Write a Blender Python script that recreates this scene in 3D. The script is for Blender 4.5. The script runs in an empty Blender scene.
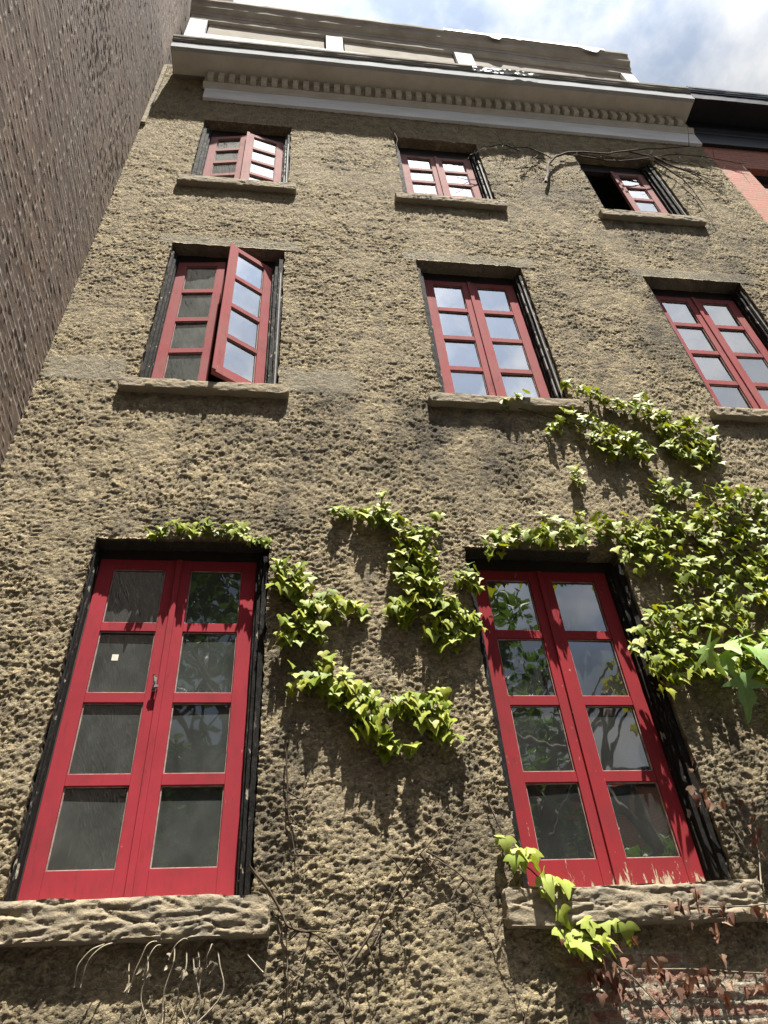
import bpy, bmesh, math, random
import numpy as np
from mathutils import Vector, Matrix, noise as mnoise

SC = bpy.context.scene
COL = SC.collection
rad = math.radians

# ---------------------------------------------------------------- camera
cam_d = bpy.data.cameras.new('camera')
cam = bpy.data.objects.new('camera', cam_d)
COL.objects.link(cam)
cr = Vector((0.99207749, -0.1090842, -0.06231283))
cu = Vector((-0.03104668, -0.69351658, 0.71977138))
cf = Vector((0.12173067, 0.71213438, 0.6914089))
M = Matrix((cr, cu, -cf)).transposed().to_4x4()
M.translation = Vector((-1.68745, -3.68192, 1.5981))
cam.matrix_world = M
cam_d.sensor_fit = 'VERTICAL'
cam_d.sensor_height = 24.0
cam_d.lens = 779.91 / 1024 * 24.0
cam_d.clip_start = 0.05
cam_d.clip_end = 2000
SC.camera = cam

# ---------------------------------------------------------------- sky and sun
SUN_EL, SUN_AZ = rad(74.3), rad(18)          # azimuth to the right of the facade normal
sdir = Vector((math.sin(SUN_AZ) * math.cos(SUN_EL), -math.cos(SUN_AZ) * math.cos(SUN_EL), math.sin(SUN_EL)))
world = bpy.data.worlds.new('World')
SC.world = world
world.use_nodes = True
wn, wl = world.node_tree.nodes, world.node_tree.links
wn.clear()
wout = wn.new('ShaderNodeOutputWorld')
sky = wn.new('ShaderNodeTexSky')
sky.sky_type = 'NISHITA'
sky.sun_disc = False
sky.sun_elevation = SUN_EL
sky.sun_rotation = math.pi - SUN_AZ
bg1 = wn.new('ShaderNodeBackground')
bg1.inputs[1].default_value = 0.05
wl.new(sky.outputs[0], bg1.inputs[0])
tc = wn.new('ShaderNodeTexCoord')
mp = wn.new('ShaderNodeMapping')
mp.inputs['Scale'].default_value = (1.0, 1.0, 1.6)
mp.inputs['Location'].default_value = (0.35, 0.2, 0.0)
wl.new(tc.outputs['Generated'], mp.inputs[0])
nz = wn.new('ShaderNodeTexNoise')
nz.inputs['Scale'].default_value = 2.6
nz.inputs['Detail'].default_value = 7
nz.inputs['Roughness'].default_value = 0.55
wl.new(mp.outputs[0], nz.inputs['Vector'])
cramp = wn.new('ShaderNodeValToRGB')
cramp.color_ramp.elements[0].position = 0.36
cramp.color_ramp.elements[0].color = (0.60, 0.60, 0.60, 1)
cramp.color_ramp.elements[1].position = 0.56
wl.new(nz.outputs[0], cramp.inputs[0])
dot = wn.new('ShaderNodeVectorMath'); dot.operation = 'DOT_PRODUCT'
wl.new(tc.outputs['Generated'], dot.inputs[0])
dot.inputs[1].default_value = sdir
mx = wn.new('ShaderNodeMath'); mx.operation = 'MAXIMUM'; mx.inputs[1].default_value = 0
wl.new(dot.outputs['Value'], mx.inputs[0])
pw = wn.new('ShaderNodeMath'); pw.operation = 'POWER'; pw.inputs[1].default_value = 10
wl.new(mx.outputs[0], pw.inputs[0])
ml = wn.new('ShaderNodeMath'); ml.operation = 'MULTIPLY_ADD'
ml.inputs[1].default_value = 1.55
ml.inputs[2].default_value = 0.095
wl.new(pw.outputs[0], ml.inputs[0])
bg2 = wn.new('ShaderNodeBackground')
cr2 = wn.new('ShaderNodeValToRGB')
cr2.color_ramp.elements[0].position = 0.40; cr2.color_ramp.elements[0].color = (0.42, 0.50, 0.64, 1)
cr2.color_ramp.elements[1].position = 0.60; cr2.color_ramp.elements[1].color = (1.0, 1.0, 1.0, 1)
nz2 = wn.new('ShaderNodeTexNoise')
nz2.inputs['Scale'].default_value = 4.6; nz2.inputs['Detail'].default_value = 6; nz2.inputs['Roughness'].default_value = 0.55
wl.new(mp.outputs[0], nz2.inputs['Vector'])
wl.new(nz2.outputs[0], cr2.inputs[0])
wl.new(cr2.outputs[0], bg2.inputs[0])
wl.new(ml.outputs[0], bg2.inputs[1])
wmix = wn.new('ShaderNodeMixShader')
wl.new(cramp.outputs[0], wmix.inputs[0])
wl.new(bg1.outputs[0], wmix.inputs[1])
wl.new(bg2.outputs[0], wmix.inputs[2])
wl.new(wmix.outputs[0], wout.inputs[0])

sun_d = bpy.data.lights.new('sun', 'SUN')
sun_d.energy = 5.0
sun_d.angle = rad(0.5)
sun_d.color = (1.0, 0.95, 0.86)
sun = bpy.data.objects.new('sun', sun_d)
COL.objects.link(sun)
sun.rotation_euler = (-sdir).to_track_quat('-Z', 'Y').to_euler()
sun.location = (3, -8, 30)

SC.view_settings.view_transform = 'Standard'
SC.view_settings.look = 'None'
SC.view_settings.gamma = 1
SC.view_settings.exposure = 1.66
SC.cycles.max_bounces = 8
SC.cycles.transparent_max_bounces = 16
SC.cycles.use_denoising = True
random.seed(11)
rng = np.random.default_rng(5)

# ---------------------------------------------------------------- helpers
def link(o, parent=None):
    COL.objects.link(o)
    if parent is not None:
        o.parent = parent
    return o

def tag(o, label=None, cat=None, group=None, kind=None):
    if label: o['label'] = label
    if cat: o['category'] = cat
    if group: o['group'] = group
    if kind: o['kind'] = kind
    return o

def empty(name, loc, label, cat, group=None):
    o = bpy.data.objects.new(name, None)
    o.empty_display_size = 0.2
    o.location = loc
    COL.objects.link(o)
    return tag(o, label, cat, group)

class MB:
    """Collects faces; build() links them as ONE mesh object."""
    def __init__(s):
        s.v, s.f, s.m = [], [], []
    def poly(s, pts, mat=0):
        n = len(s.v)
        s.v += [tuple(p) for p in pts]
        s.f.append(tuple(range(n, n + len(pts)))); s.m.append(mat)
    def box(s, x0, x1, y0, y1, z0, z1, mat=0, T=None):
        n = len(s.v)
        c = [(x0,y0,z0),(x1,y0,z0),(x1,y1,z0),(x0,y1,z0),(x0,y0,z1),(x1,y0,z1),(x1,y1,z1),(x0,y1,z1)]
        if T: c = [tuple(T @ Vector(p)) for p in c]
        s.v += c
        for q in ((0,3,2,1),(4,5,6,7),(0,1,5,4),(1,2,6,5),(2,3,7,6),(3,0,4,7)):
            s.f.append(tuple(n + i for i in q)); s.m.append(mat)
    def prism(s, prof, x0, x1, mat=0, n=1, wob=0.0, seed=0):
        """profile of (y,z) swept along x in n steps, capped"""
        k = len(prof); b = len(s.v)
        for i in range(n + 1):
            x = x0 + (x1 - x0) * i / n
            for (y, z) in prof:
                w = wob * mnoise.noise(Vector((x * 1.1 + seed, y * 3, z * 3)))
                w2 = wob * 0.35 * mnoise.noise(Vector((x * 6 + seed, y * 9, z * 9)))
                s.v.append((x, y + w2, z + w + w2))
        for i in range(n):
            for j in range(k):
                a = b + i * k + j; c = b + i * k + (j + 1) % k
                s.f.append((a, c, c + k, a + k)); s.m.append(mat)
        s.f.append(tuple(b + j for j in reversed(range(k)))); s.m.append(mat)
        s.f.append(tuple(b + n * k + j for j in range(k))); s.m.append(mat)
    def tube(s, pts, r, sides=6, mat=0):
        pts = [Vector(p) for p in pts]
        if len(pts) < 2: return
        rr = r if isinstance(r, (list, tuple)) else [r] * len(pts)
        b = len(s.v)
        for i, p in enumerate(pts):
            t = (pts[min(i + 1, len(pts) - 1)] - pts[max(i - 1, 0)])
            t = t.normalized() if t.length > 1e-9 else Vector((0, 0, 1))
            a = t.cross(Vector((0.13, 1, 0.21)))
            if a.length < 1e-3: a = t.cross(Vector((1, 0, 0)))
            a.normalize(); c = t.cross(a)
            for k in range(sides):
                an = 2 * math.pi * k / sides
                s.v.append(tuple(p + (a * math.cos(an) + c * math.sin(an)) * rr[i]))
        for i in range(len(pts) - 1):
            for k in range(sides):
                a0 = b + i * sides + k; a1 = b + i * sides + (k + 1) % sides
                s.f.append((a0, a1, a1 + sides, a0 + sides)); s.m.append(mat)
        s.f.append(tuple(b + k for k in range(sides))); s.m.append(mat)
        e = b + (len(pts) - 1) * sides
        s.f.append(tuple(e + k for k in reversed(range(sides)))); s.m.append(mat)
    def build(s, name, mats, parent=None, bevel=0.0, smooth=False, loc=None, rotz=0.0):
        me = bpy.data.meshes.new(name)
        me.from_pydata(s.v, [], s.f)
        for m in (mats if isinstance(mats, (list, tuple)) else [mats]):
            me.materials.append(m)
        me.polygons.foreach_set('material_index', s.m)
        if smooth: me.polygons.foreach_set('use_smooth', [True] * len(s.f))
        me.update()
        o = bpy.data.objects.new(name, me)
        link(o, parent)
        if loc is not None: o.location = loc
        o.rotation_euler.z = rotz
        if bevel:
            b = o.modifiers.new('bevel', 'BEVEL'); b.width = bevel; b.segments = 2
            b.limit_method = 'ANGLE'; b.angle_limit = rad(40)
        return o

def fbm3(p, octv=3):
    v = 0; a = 1
    for _ in range(octv):
        v += a * mnoise.noise(p); p = p * 2.03 + Vector((3.1, 1.7, 9.2)); a *= 0.5
    return v

def rough_box(x0, x1, y0, y1, z0, z1, step, amp, freq, seed=0.0, an=(1, 1, 1)):
    """a box whose faces are grids pushed about by 3-D noise: hewn stone"""
    m = MB()
    c = Vector(((x0+x1)/2, (y0+y1)/2, (z0+z1)/2))
    def P(x, y, z):
        q = Vector((x * an[0], y * an[1], z * an[2])) * freq + Vector((seed, seed * 0.7, 0))
        w_ = 0.35 * Vector((mnoise.noise(q * 0.9), 0, mnoise.noise(q * 0.9 + Vector((5, 5, 5)))))
        n = 0.30 * fbm3(q * 1.6 + w_, 4)
        for sc_, off_ in ((0.75, 3.0), (1.25, 17.0)):
            n -= 0.55 * max(0.0, 1 - abs(mnoise.noise((q + w_) * sc_ + Vector((off_, 0, off_)))) / 0.10) * max(0, 0.6 + mnoise.noise(q * 0.4 + Vector((off_, 2, 1))))
        n = -n
        d = Vector((0.25 * mnoise.noise(q + Vector((7, 0, 0))), n if y < (y0+y1)/2 else 0, 0.6 * mnoise.noise(q * 0.8 + Vector((0, 9, 0)))))
        # rounded, knocked-off arrises
        ex = min(1, (min(x - x0, x1 - x)) / 0.02); ez = min(1, (min(z - z0, z1 - z)) / 0.02); ey = min(1, (y - y0) / 0.02)
        e = (1 - min(ex, 1)) + (1 - ez) + (1 - ey)
        sh = 0.006 * max(0, e - 1)
        v = Vector((x, y, z)) + d * amp
        return v - (v - c).normalized() * sh * 1.5
    def face(f, na, nb):
        b = len(m.v)
        for i in range(na + 1):
            for j in range(nb + 1):
                m.v.append(tuple(P(*f(i / na, j / nb))))
        for i in range(na):
            for j in range(nb):
                a = b + i * (nb + 1) + j
                m.f.append((a, a + nb + 1, a + nb + 2, a + 1)); m.m.append(0)
    L = lambda a, b, t: a + (b - a) * t
    nx = max(2, int((x1-x0)/step)); ny = max(2, int((y1-y0)/step)); nz_ = max(2, int((z1-z0)/step))
    face(lambda s, t: (L(x0,x1,s), y0, L(z0,z1,t)), nx, nz_)
    face(lambda s, t: (L(x0,x1,s), L(y1,y0,t), z0), nx, ny)
    face(lambda s, t: (L(x0,x1,s), L(y0,y1,t), z1), nx, ny)
    face(lambda s, t: (x0, L(y1,y0,s), L(z0,z1,t)), ny, nz_)
    face(lambda s, t: (x1, L(y0,y1,s), L(z0,z1,t)), ny, nz_)
    return m

# 2-D gradient noise on arrays
_perm = rng.permutation(512).astype(np.int64)
_ga = rng.uniform(0, 2 * np.pi, 512)
_gx, _gy = np.cos(_ga), np.sin(_ga)
def pn(x, y):
    xi = np.floor(x).astype(np.int64); yi = np.floor(y).astype(np.int64)
    xf = x - xi; yf = y - yi
    u = xf**3 * (xf * (xf * 6 - 15) + 10); v = yf**3 * (yf * (yf * 6 - 15) + 10)
    def g(i, j, dx, dy):
        h = _perm[(_perm[(xi + i) % 512] + yi + j) % 512]
        return _gx[h] * dx + _gy[h] * dy
    a = g(0,0,xf,yf); b = g(1,0,xf-1,yf); c = g(0,1,xf,yf-1); d = g(1,1,xf-1,yf-1)
    return (a + u*(b-a) + v*((c + u*(d-c)) - (a + u*(b-a)))) * 1.5
def fbm(x, y, o=4, gain=0.5):
    r = 0; a = 1; t = 0
    for k in range(o):
        r = r + a * pn(x + 17.3 * k, y - 9.1 * k); t += a
        x = x * 2.02; y = y * 2.02; a *= gain
    return r / t * 1.6
def sst(a, b, x):
    t = np.clip((x - a) / (b - a), 0, 1); return t * t * (3 - 2 * t)

# ---------------------------------------------------------------- materials
def new_mat(name):
    m = bpy.data.materials.new(name); m.use_nodes = True
    nt = m.node_tree
    b = nt.nodes['Principled BSDF']
    return m, nt, b
def N(nt, t, **kw):
    n = nt.nodes.new(t)
    for k, v in kw.items():
        if k in n.inputs.keys() if hasattr(n.inputs, 'keys') else False: n.inputs[k].default_value = v
        else: setattr(n, k, v)
    return n
def noise_tex(nt, vec, scale, detail=4, rough=0.55, dist=0.0):
    n = nt.nodes.new('ShaderNodeTexNoise')
    n.inputs['Scale'].default_value = scale; n.inputs['Detail'].default_value = detail
    n.inputs['Roughness'].default_value = rough; n.inputs['Distortion'].default_value = dist
    if vec is not None: nt.links.new(vec, n.inputs['Vector'])
    return n.outputs[0]
def ramp(nt, fac, stops):
    r = nt.nodes.new('ShaderNodeValToRGB')
    e = r.color_ramp.elements
    while len(e) < len(stops): e.new(0.5)
    for i, (p, c) in enumerate(stops):
        e[i].position = p
        e[i].color = (c, c, c, 1) if not isinstance(c, tuple) else (*c, 1)
    nt.links.new(fac, r.inputs[0])
    return r.outputs[0]
def mixc(nt, fac, a, b, mode='MIX'):
    n = nt.nodes.new('ShaderNodeMix'); n.data_type = 'RGBA'; n.blend_type = mode
    for s, k in ((fac, 0), (a, 6), (b, 7)):
        if isinstance(s, (int, float)): n.inputs[k].default_value = s
        elif isinstance(s, tuple): n.inputs[k].default_value = (*s, 1)
        else: nt.links.new(s, n.inputs[k])
    return n.outputs[2]
def math_n(nt, op, a, b=None):
    n = nt.nodes.new('ShaderNodeMath'); n.operation = op
    for k, s in ((0, a), (1, b)):
        if s is None: continue
        if isinstance(s, (int, float)): n.inputs[k].default_value = s
        else: nt.links.new(s, n.inputs[k])
    return n.outputs[0]
def bump(nt, h, strength, dist, bsdf):
    n = nt.nodes.new('ShaderNodeBump'); n.inputs['Strength'].default_value = strength
    n.inputs['Distance'].default_value = dist
    nt.links.new(h, n.inputs['Height']); nt.links.new(n.outputs[0], bsdf.inputs['Normal'])
def objco(nt, scale=(1, 1, 1)):
    t = nt.nodes.new('ShaderNodeTexCoord'); m = nt.nodes.new('ShaderNodeMapping')
    m.inputs['Scale'].default_value = scale
    nt.links.new(t.outputs['Object'], m.inputs[0]); return m.outputs[0]
def geopos(nt, scale=(1, 1, 1)):
    t = nt.nodes.new('ShaderNodeNewGeometry'); m = nt.nodes.new('ShaderNodeMapping')
    m.inputs['Scale'].default_value = scale
    nt.links.new(t.outputs['Position'], m.inputs[0]); return m.outputs[0]
def attr(nt, name):
    a = nt.nodes.new('ShaderNodeAttribute'); a.attribute_name = name; return a.outputs['Fac']
def swz(nt, vec, order):
    s = nt.nodes.new('ShaderNodeSeparateXYZ'); c = nt.nodes.new('ShaderNodeCombineXYZ')
    nt.links.new(vec, s.inputs[0])
    for i, k in enumerate(order):
        nt.links.new(s.outputs['XYZ'.index(k)], c.inputs[i])
    return c.outputs[0]
def brick_tex(nt, vec, c1, c2, mortar, w=0.215, h=0.068, ms=0.008, smooth=0.1, bias=0.0):
    b = nt.nodes.new('ShaderNodeTexBrick')
    nt.links.new(vec, b.inputs['Vector'])
    b.inputs['Color1'].default_value = (*c1, 1); b.inputs['Color2'].default_value = (*c2, 1)
    b.inputs['Mortar'].default_value = (*mortar, 1)
    b.inputs['Scale'].default_value = 1.0; b.inputs['Mortar Size'].default_value = ms
    b.inputs['Mortar Smooth'].default_value = smooth; b.inputs['Bias'].default_value = bias
    b.inputs['Brick Width'].default_value = w; b.inputs['Row Height'].default_value = h
    return b

def make_stucco():
    m, nt, b = new_mat('stucco')
    co = geopos(nt)
    tint = noise_tex(nt, co, 1.1, 4, 0.6)
    speck = noise_tex(nt, co, 38, 5, 0.7)
    mid = noise_tex(nt, co, 9, 4, 0.6)
    c = mixc(nt, ramp(nt, tint, [(0.35, 0), (0.65, 1)]), (0.47, 0.385, 0.235), (0.41, 0.335, 0.215))
    c = mixc(nt, ramp(nt, mid, [(0.42, 0), (0.62, 1)]), c, (0.30, 0.25, 0.17))
    c = mixc(nt, ramp(nt, speck, [(0.52, 0), (0.66, 0.8)]), c, (0.13, 0.11, 0.08))
    c = mixc(nt, attr(nt, 'smooth'), c, (0.29, 0.26, 0.195))
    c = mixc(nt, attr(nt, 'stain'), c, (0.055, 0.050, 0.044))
    br = brick_tex(nt, swz(nt, co, 'XZY'), (0.30, 0.115, 0.08), (0.40, 0.18, 0.13), (0.46, 0.41, 0.32), ms=0.014)
    bc = mixc(nt, ramp(nt, mid, [(0.35, 0.1), (0.65, 0.75)]), br.outputs[0], (0.42, 0.36, 0.27))
    c = mixc(nt, attr(nt, 'brick'), c, bc)
    nt.links.new(c, b.inputs['Base Color'])
    b.inputs['Roughness'].default_value = 0.95
    b.inputs['Specular IOR Level'].default_value = 0.15
    fine = noise_tex(nt, co, 70, 6, 0.75)
    crag = ramp(nt, noise_tex(nt, geopos(nt, (32, 32, 54)), 1.0, 6, 0.72, 1.1), [(0.44, 0), (0.50, 1)])
    h = math_n(nt, 'ADD', math_n(nt, 'MULTIPLY', fine, 0.9), math_n(nt, 'MULTIPLY', crag, 0.85))
    h = math_n(nt, 'ADD', h, math_n(nt, 'MULTIPLY', speck, 0.6))
    bump(nt, math_n(nt, 'MULTIPLY', h, math_n(nt, 'SUBTRACT', 1.0, math_n(nt, 'MULTIPLY', attr(nt, 'smooth'), 0.5))), 0.88, 0.016, b)
    return m

def make_stone():
    m, nt, b = new_mat('weathered_stone')
    co = geopos(nt)
    n1 = noise_tex(nt, co, 7, 5, 0.65); n2 = noise_tex(nt, co, 45, 5, 0.7)
    c = mixc(nt, ramp(nt, n1, [(0.35, 0), (0.65, 1)]), (0.33, 0.27, 0.18), (0.24, 0.21, 0.16))
    c = mixc(nt, ramp(nt, n2, [(0.55, 0), (0.75, 0.7)]), c, (0.10, 0.09, 0.075))
    nt.links.new(c, b.inputs['Base Color']); b.inputs['Roughness'].default_value = 0.95
    b.inputs['Specular IOR Level'].default_value = 0.15
    bump(nt, n2, 0.6, 0.012, b)
    return m

def make_red(name, base, fade, peel, wood=(0.45, 0.38, 0.27), low=None):
    m, nt, b = new_mat(name)
    co = geopos(nt)
    n1 = noise_tex(nt, co, 3, 4, 0.6)
    c = mixc(nt, ramp(nt, n1, [(0.35, 0), (0.7, 1)]), base, fade)
    n2 = noise_tex(nt, geopos(nt, (26, 26, 5)), 1.0, 6, 0.75, 0.4)
    dirt = noise_tex(nt, geopos(nt, (30, 30, 8)), 1.0, 5, 0.7)
    c = mixc(nt, ramp(nt, dirt, [(0.56, 0), (0.74, 0.55)]), c, (0.13, 0.03, 0.03))
    if low is not None:
        s = nt.nodes.new('ShaderNodeSeparateXYZ'); nt.links.new(geopos(nt), s.inputs[0])
        zz = ramp(nt, math_n(nt, 'MULTIPLY', math_n(nt, 'SUBTRACT', s.outputs[2], low), 1.0), [(0.0, 0.13), (0.13, 0.0)])
        n2 = math_n(nt, 'ADD', n2, zz)
    pm = ramp(nt, n2, [(peel, 0), (peel + 0.03, 1)])
    c = mixc(nt, pm, c, wood)
    chip = noise_tex(nt, geopos(nt, (38, 38, 20)), 1.0, 4, 0.7)
    c = mixc(nt, ramp(nt, chip, [(0.70, 0), (0.715, 0.9)]), c, (0.36, 0.27, 0.21))
    grime = noise_tex(nt, geopos(nt, (5, 5, 2.5)), 1.0, 5, 0.7)
    c = mixc(nt, ramp(nt, grime, [(0.5, 0), (0.75, 0.45)]), c, (0.12, 0.035, 0.035))
    nt.links.new(c, b.inputs['Base Color'])
    b.inputs['Roughness'].default_value = 0.8
    b.inputs['Specular IOR Level'].default_value = 0.05
    g = noise_tex(nt, geopos(nt, (60, 60, 8)), 1.0, 5, 0.7)
    h = math_n(nt, 'SUBTRACT', math_n(nt, 'MULTIPLY', g, 0.5), pm)
    bump(nt, h, 0.35, 0.003, b)
    return m

def make_black_wood():
    m, nt, b = new_mat('charred_wood')
    co = geopos(nt, (9, 9, 2.2))
    n1 = noise_tex(nt, co, 3.0, 6, 0.7, 0.5)
    c = mixc(nt, ramp(nt, n1, [(0.60, 0), (0.70, 1)]), (0.016, 0.015, 0.014), (0.16, 0.145, 0.125))
    n3 = noise_tex(nt, geopos(nt, (7, 7, 3)), 3.0, 4, 0.6)
    c = mixc(nt, ramp(nt, n3, [(0.635, 0), (0.66, 1)]), c, (0.34, 0.31, 0.25))
    nt.links.new(c, b.inputs['Base Color']); b.inputs['Roughness'].default_value = 0.85; b.inputs['Specular IOR Level'].default_value = 0.12
    g = noise_tex(nt, geopos(nt, (70, 70, 10)), 1.0, 6, 0.75)
    bump(nt, math_n(nt, 'ADD', g, n1), 0.9, 0.012, b)
    return m

def make_plain(name, col, rough=0.7, col2=None, sc=6, bs=0.25, bd=0.004, spec=0.3, stretch=(1, 1, 1), metal=0.0):
    m, nt, b = new_mat(name)
    n1 = noise_tex(nt, geopos(nt, stretch), sc, 5, 0.65)
    c2 = col2 or tuple(x * 0.6 for x in col)
    nt.links.new(mixc(nt, ramp(nt, n1, [(0.38, 0), (0.68, 1)]), col, c2), b.inputs['Base Color'])
    b.inputs['Roughness'].default_value = rough; b.inputs['Specular IOR Level'].default_value = spec
    b.inputs['Metallic'].default_value = metal
    bump(nt, noise_tex(nt, geopos(nt, stretch), sc * 8, 4, 0.6), bs, bd, b)
    return m

def make_glass(name, dust, dcol, ior):
    m, nt, b = new_mat(name)
    nt.nodes.remove(b)
    out = nt.nodes['Material Output']
    tr = nt.nodes.new('ShaderNodeBsdfTransparent'); tr.inputs[0].default_value = (0.72, 0.76, 0.74, 1)
    df = nt.nodes.new('ShaderNodeBsdfDiffuse')
    n0 = noise_tex(nt, geopos(nt, (2.5, 2.5, 1.2)), 2.0, 4, 0.6)
    n1 = noise_tex(nt, geopos(nt, (9, 9, 7)), 1.0, 6, 0.7)
    nt.links.new(mixc(nt, ramp(nt, n1, [(0.3, 0), (0.7, 1)]), dcol, tuple(x * 1.15 for x in dcol)), df.inputs[0])
    f = math_n(nt, 'MULTIPLY', ramp(nt, n0, [(0.3, 0.45), (0.7, 1.0)]), ramp(nt, n1, [(0.3, dust * 0.85), (0.72, dust * 1.12)]))
    m1 = nt.nodes.new('ShaderNodeMixShader')
    nt.links.new(f, m1.inputs[0]); nt.links.new(tr.outputs[0], m1.inputs[1]); nt.links.new(df.outputs[0], m1.inputs[2])
    gl = nt.nodes.new('ShaderNodeBsdfGlossy'); gl.inputs['Roughness'].default_value = 0.015
    bp = nt.nodes.new('ShaderNodeBump'); bp.inputs['Strength'].default_value = 0.12; bp.inputs['Distance'].default_value = 0.01
    nt.links.new(noise_tex(nt, geopos(nt, (5, 5, 3)), 1.0, 2, 0.4), bp.inputs['Height'])
    nt.links.new(bp.outputs[0], gl.inputs['Normal'])
    fr = nt.nodes.new('ShaderNodeFresnel'); fr.inputs['IOR'].default_value = ior
    m2 = nt.nodes.new('ShaderNodeMixShader')
    nt.links.new(fr.outputs[0], m2.inputs[0]); nt.links.new(m1.outputs[0], m2.inputs[1]); nt.links.new(gl.outputs[0], m2.inputs[2])
    nt.links.new(m2.outputs[0], out.inputs[0])
    return m

def make_leaf(name, cols, trans, rough=0.55):
    m, nt, b = new_mat(name)
    nt.nodes.remove(b)
    out = nt.nodes['Material Output']
    g = nt.nodes.new('ShaderNodeNewGeometry')
    c = ramp(nt, g.outputs['Random Per Island'], [(i / (len(cols) - 1), k) for i, k in enumerate(cols)])
    vn = noise_tex(nt, geopos(nt), 60, 3, 0.6)
    c = mixc(nt, ramp(nt, vn, [(0.35, 0), (0.75, 0.4)]), c, tuple(x * 0.55 for x in cols[0]))
    d = nt.nodes.new('ShaderNodeBsdfPrincipled'); d.inputs['Roughness'].default_value = rough
    d.inputs['Specular IOR Level'].default_value = 0.25
    nt.links.new(c, d.inputs['Base Color'])
    t = nt.nodes.new('ShaderNodeBsdfTranslucent')
    nt.links.new(mixc(nt, 1.0, c, trans, 'MULTIPLY'), t.inputs[0])
    mx_ = nt.nodes.new('ShaderNodeMixShader'); mx_.inputs[0].default_value = 0.30
    nt.links.new(d.outputs[0], mx_.inputs[1]); nt.links.new(t.outputs[0], mx_.inputs[2])
    nt.links.new(mx_.outputs[0], out.inputs[0])
    return m

def make_dark_brick():
    m, nt, b = new_mat('dark_brick')
    n1 = noise_tex(nt, geopos(nt), 0.6, 4, 0.6); n2 = noise_tex(nt, geopos(nt), 30, 5, 0.7)
    c = ramp(nt, attr(nt, 'tone'), [(0.0, (0.085, 0.055, 0.038)), (0.4, (0.14, 0.09, 0.06)), (0.75, (0.20, 0.135, 0.095)), (1.0, (0.105, 0.078, 0.06))])
    c = mixc(nt, ramp(nt, n1, [(0.35, 0), (0.65, 0.5)]), c, (0.12, 0.095, 0.085))
    c = mixc(nt, ramp(nt, n2, [(0.5, 0), (0.75, 0.5)]), c, (0.06, 0.048, 0.042))
    c = mixc(nt, ramp(nt, attr(nt, 'mortar'), [(0.18, 0), (0.6, 1)]), c, (0.40, 0.355, 0.305))
    nt.links.new(c, b.inputs['Base Color']); b.inputs['Roughness'].default_value = 0.8
    b.inputs['Specular IOR Level'].default_value = 0.25
    bump(nt, n2, 0.4, 0.003, b)
    return m

def make_red_brick(name, order='XZY'):
    m, nt, b = new_mat(name)
    co = swz(nt, geopos(nt), order)
    br = brick_tex(nt, co, (0.42, 0.13, 0.075), (0.34, 0.10, 0.06), (0.34, 0.22, 0.17), ms=0.008)
    n2 = noise_tex(nt, geopos(nt), 20, 5, 0.7)
    nt.links.new(mixc(nt, ramp(nt, n2, [(0.45, 0), (0.75, 0.5)]), br.outputs[0], (0.22, 0.09, 0.06)), b.inputs['Base Color'])
    b.inputs['Roughness'].default_value = 0.85
    h = math_n(nt, 'SUBTRACT', math_n(nt, 'MULTIPLY', n2, 0.5), br.outputs['Fac'])
    bump(nt, h, 0.6, 0.006, b)
    return m

STUCCO = make_stucco(); STONE = make_stone(); CHAR = make_black_wood()
RED1 = make_red('red_paint', (0.32, 0.036, 0.049), (0.25, 0.030, 0.040), 0.69)
RED1B = make_red('peeling_red_paint', (0.27, 0.027, 0.034), (0.22, 0.028, 0.034), 0.655, low=2.84)
RED2 = make_red('faded_red_paint', (0.30, 0.075, 0.08), (0.28, 0.105, 0.104), 0.66)
RED3 = make_red('pale_red_paint', (0.33, 0.16, 0.158), (0.31, 0.18, 0.17), 0.64)
PUTTY = make_plain('putty', (0.33, 0.28, 0.24), 0.9, (0.2, 0.08, 0.08), 14)
DARKFRAME = make_plain('dark_frame', (0.03, 0.022, 0.02), 0.7)
GLASS1 = make_glass('dusty_glass', 0.46, (0.13, 0.145, 0.135), 2.3)
GLASS2 = make_glass('old_glass', 0.10, (0.22, 0.24, 0.25), 6.0)
GLASS1B = make_glass('bright_old_glass', 0.36, (0.15, 0.165, 0.16), 5.0)
GLASS2D = make_glass('dusty_pale_glass', 0.42, (0.27, 0.30, 0.28), 2.4)
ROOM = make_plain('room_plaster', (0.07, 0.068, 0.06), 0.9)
WHITE = make_plain('white_cornice_paint', (0.86, 0.87, 0.88), 0.9, (0.70, 0.70, 0.69), 3, 0.3, 0.004, 0.04, (0.5, 1, 3))
CREAM = make_plain('cream_cornice_paint', (0.66, 0.62, 0.54), 0.9, (0.54, 0.50, 0.42), 2.5, 0.3, 0.004, 0.04)
PANEL = make_plain('dull_panel_paint', (0.38, 0.355, 0.31), 0.9, (0.28, 0.255, 0.215), 2.5, 0.3, 0.004, 0.04)
TAN = make_plain('weathered_tan_metal', (0.28, 0.26, 0.225), 0.9, (0.17, 0.15, 0.125), 5, 0.5, 0.006, 0.04, (0.5, 2, 2))
BLACKC = make_plain('black_cornice_paint', (0.010, 0.011, 0.015), 0.5)
STEEL = make_plain('grey_metal', (0.22, 0.22, 0.215), 0.7, (0.12, 0.115, 0.11), 12, spec=0.1)
GREYW = make_plain('grey_white_paint', (0.42, 0.44, 0.46), 0.9, (0.34, 0.35, 0.36), 4, 0.3, 0.004, 0.04)
SILVER = make_plain('torn_flashing_metal', (0.55, 0.56, 0.55), 0.6, (0.3, 0.3, 0.3), 9, 0.6, 0.01, 0.2, (1, 1, 1), 0.2)
PAPER = make_plain('paper', (0.7, 0.68, 0.58), 0.8)
CLOTH = make_plain('curtain_cloth', (0.68, 0.68, 0.66), 0.9)
BRICKD = make_dark_brick(); BRICKR = make_red_brick('red_brick'); 
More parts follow.
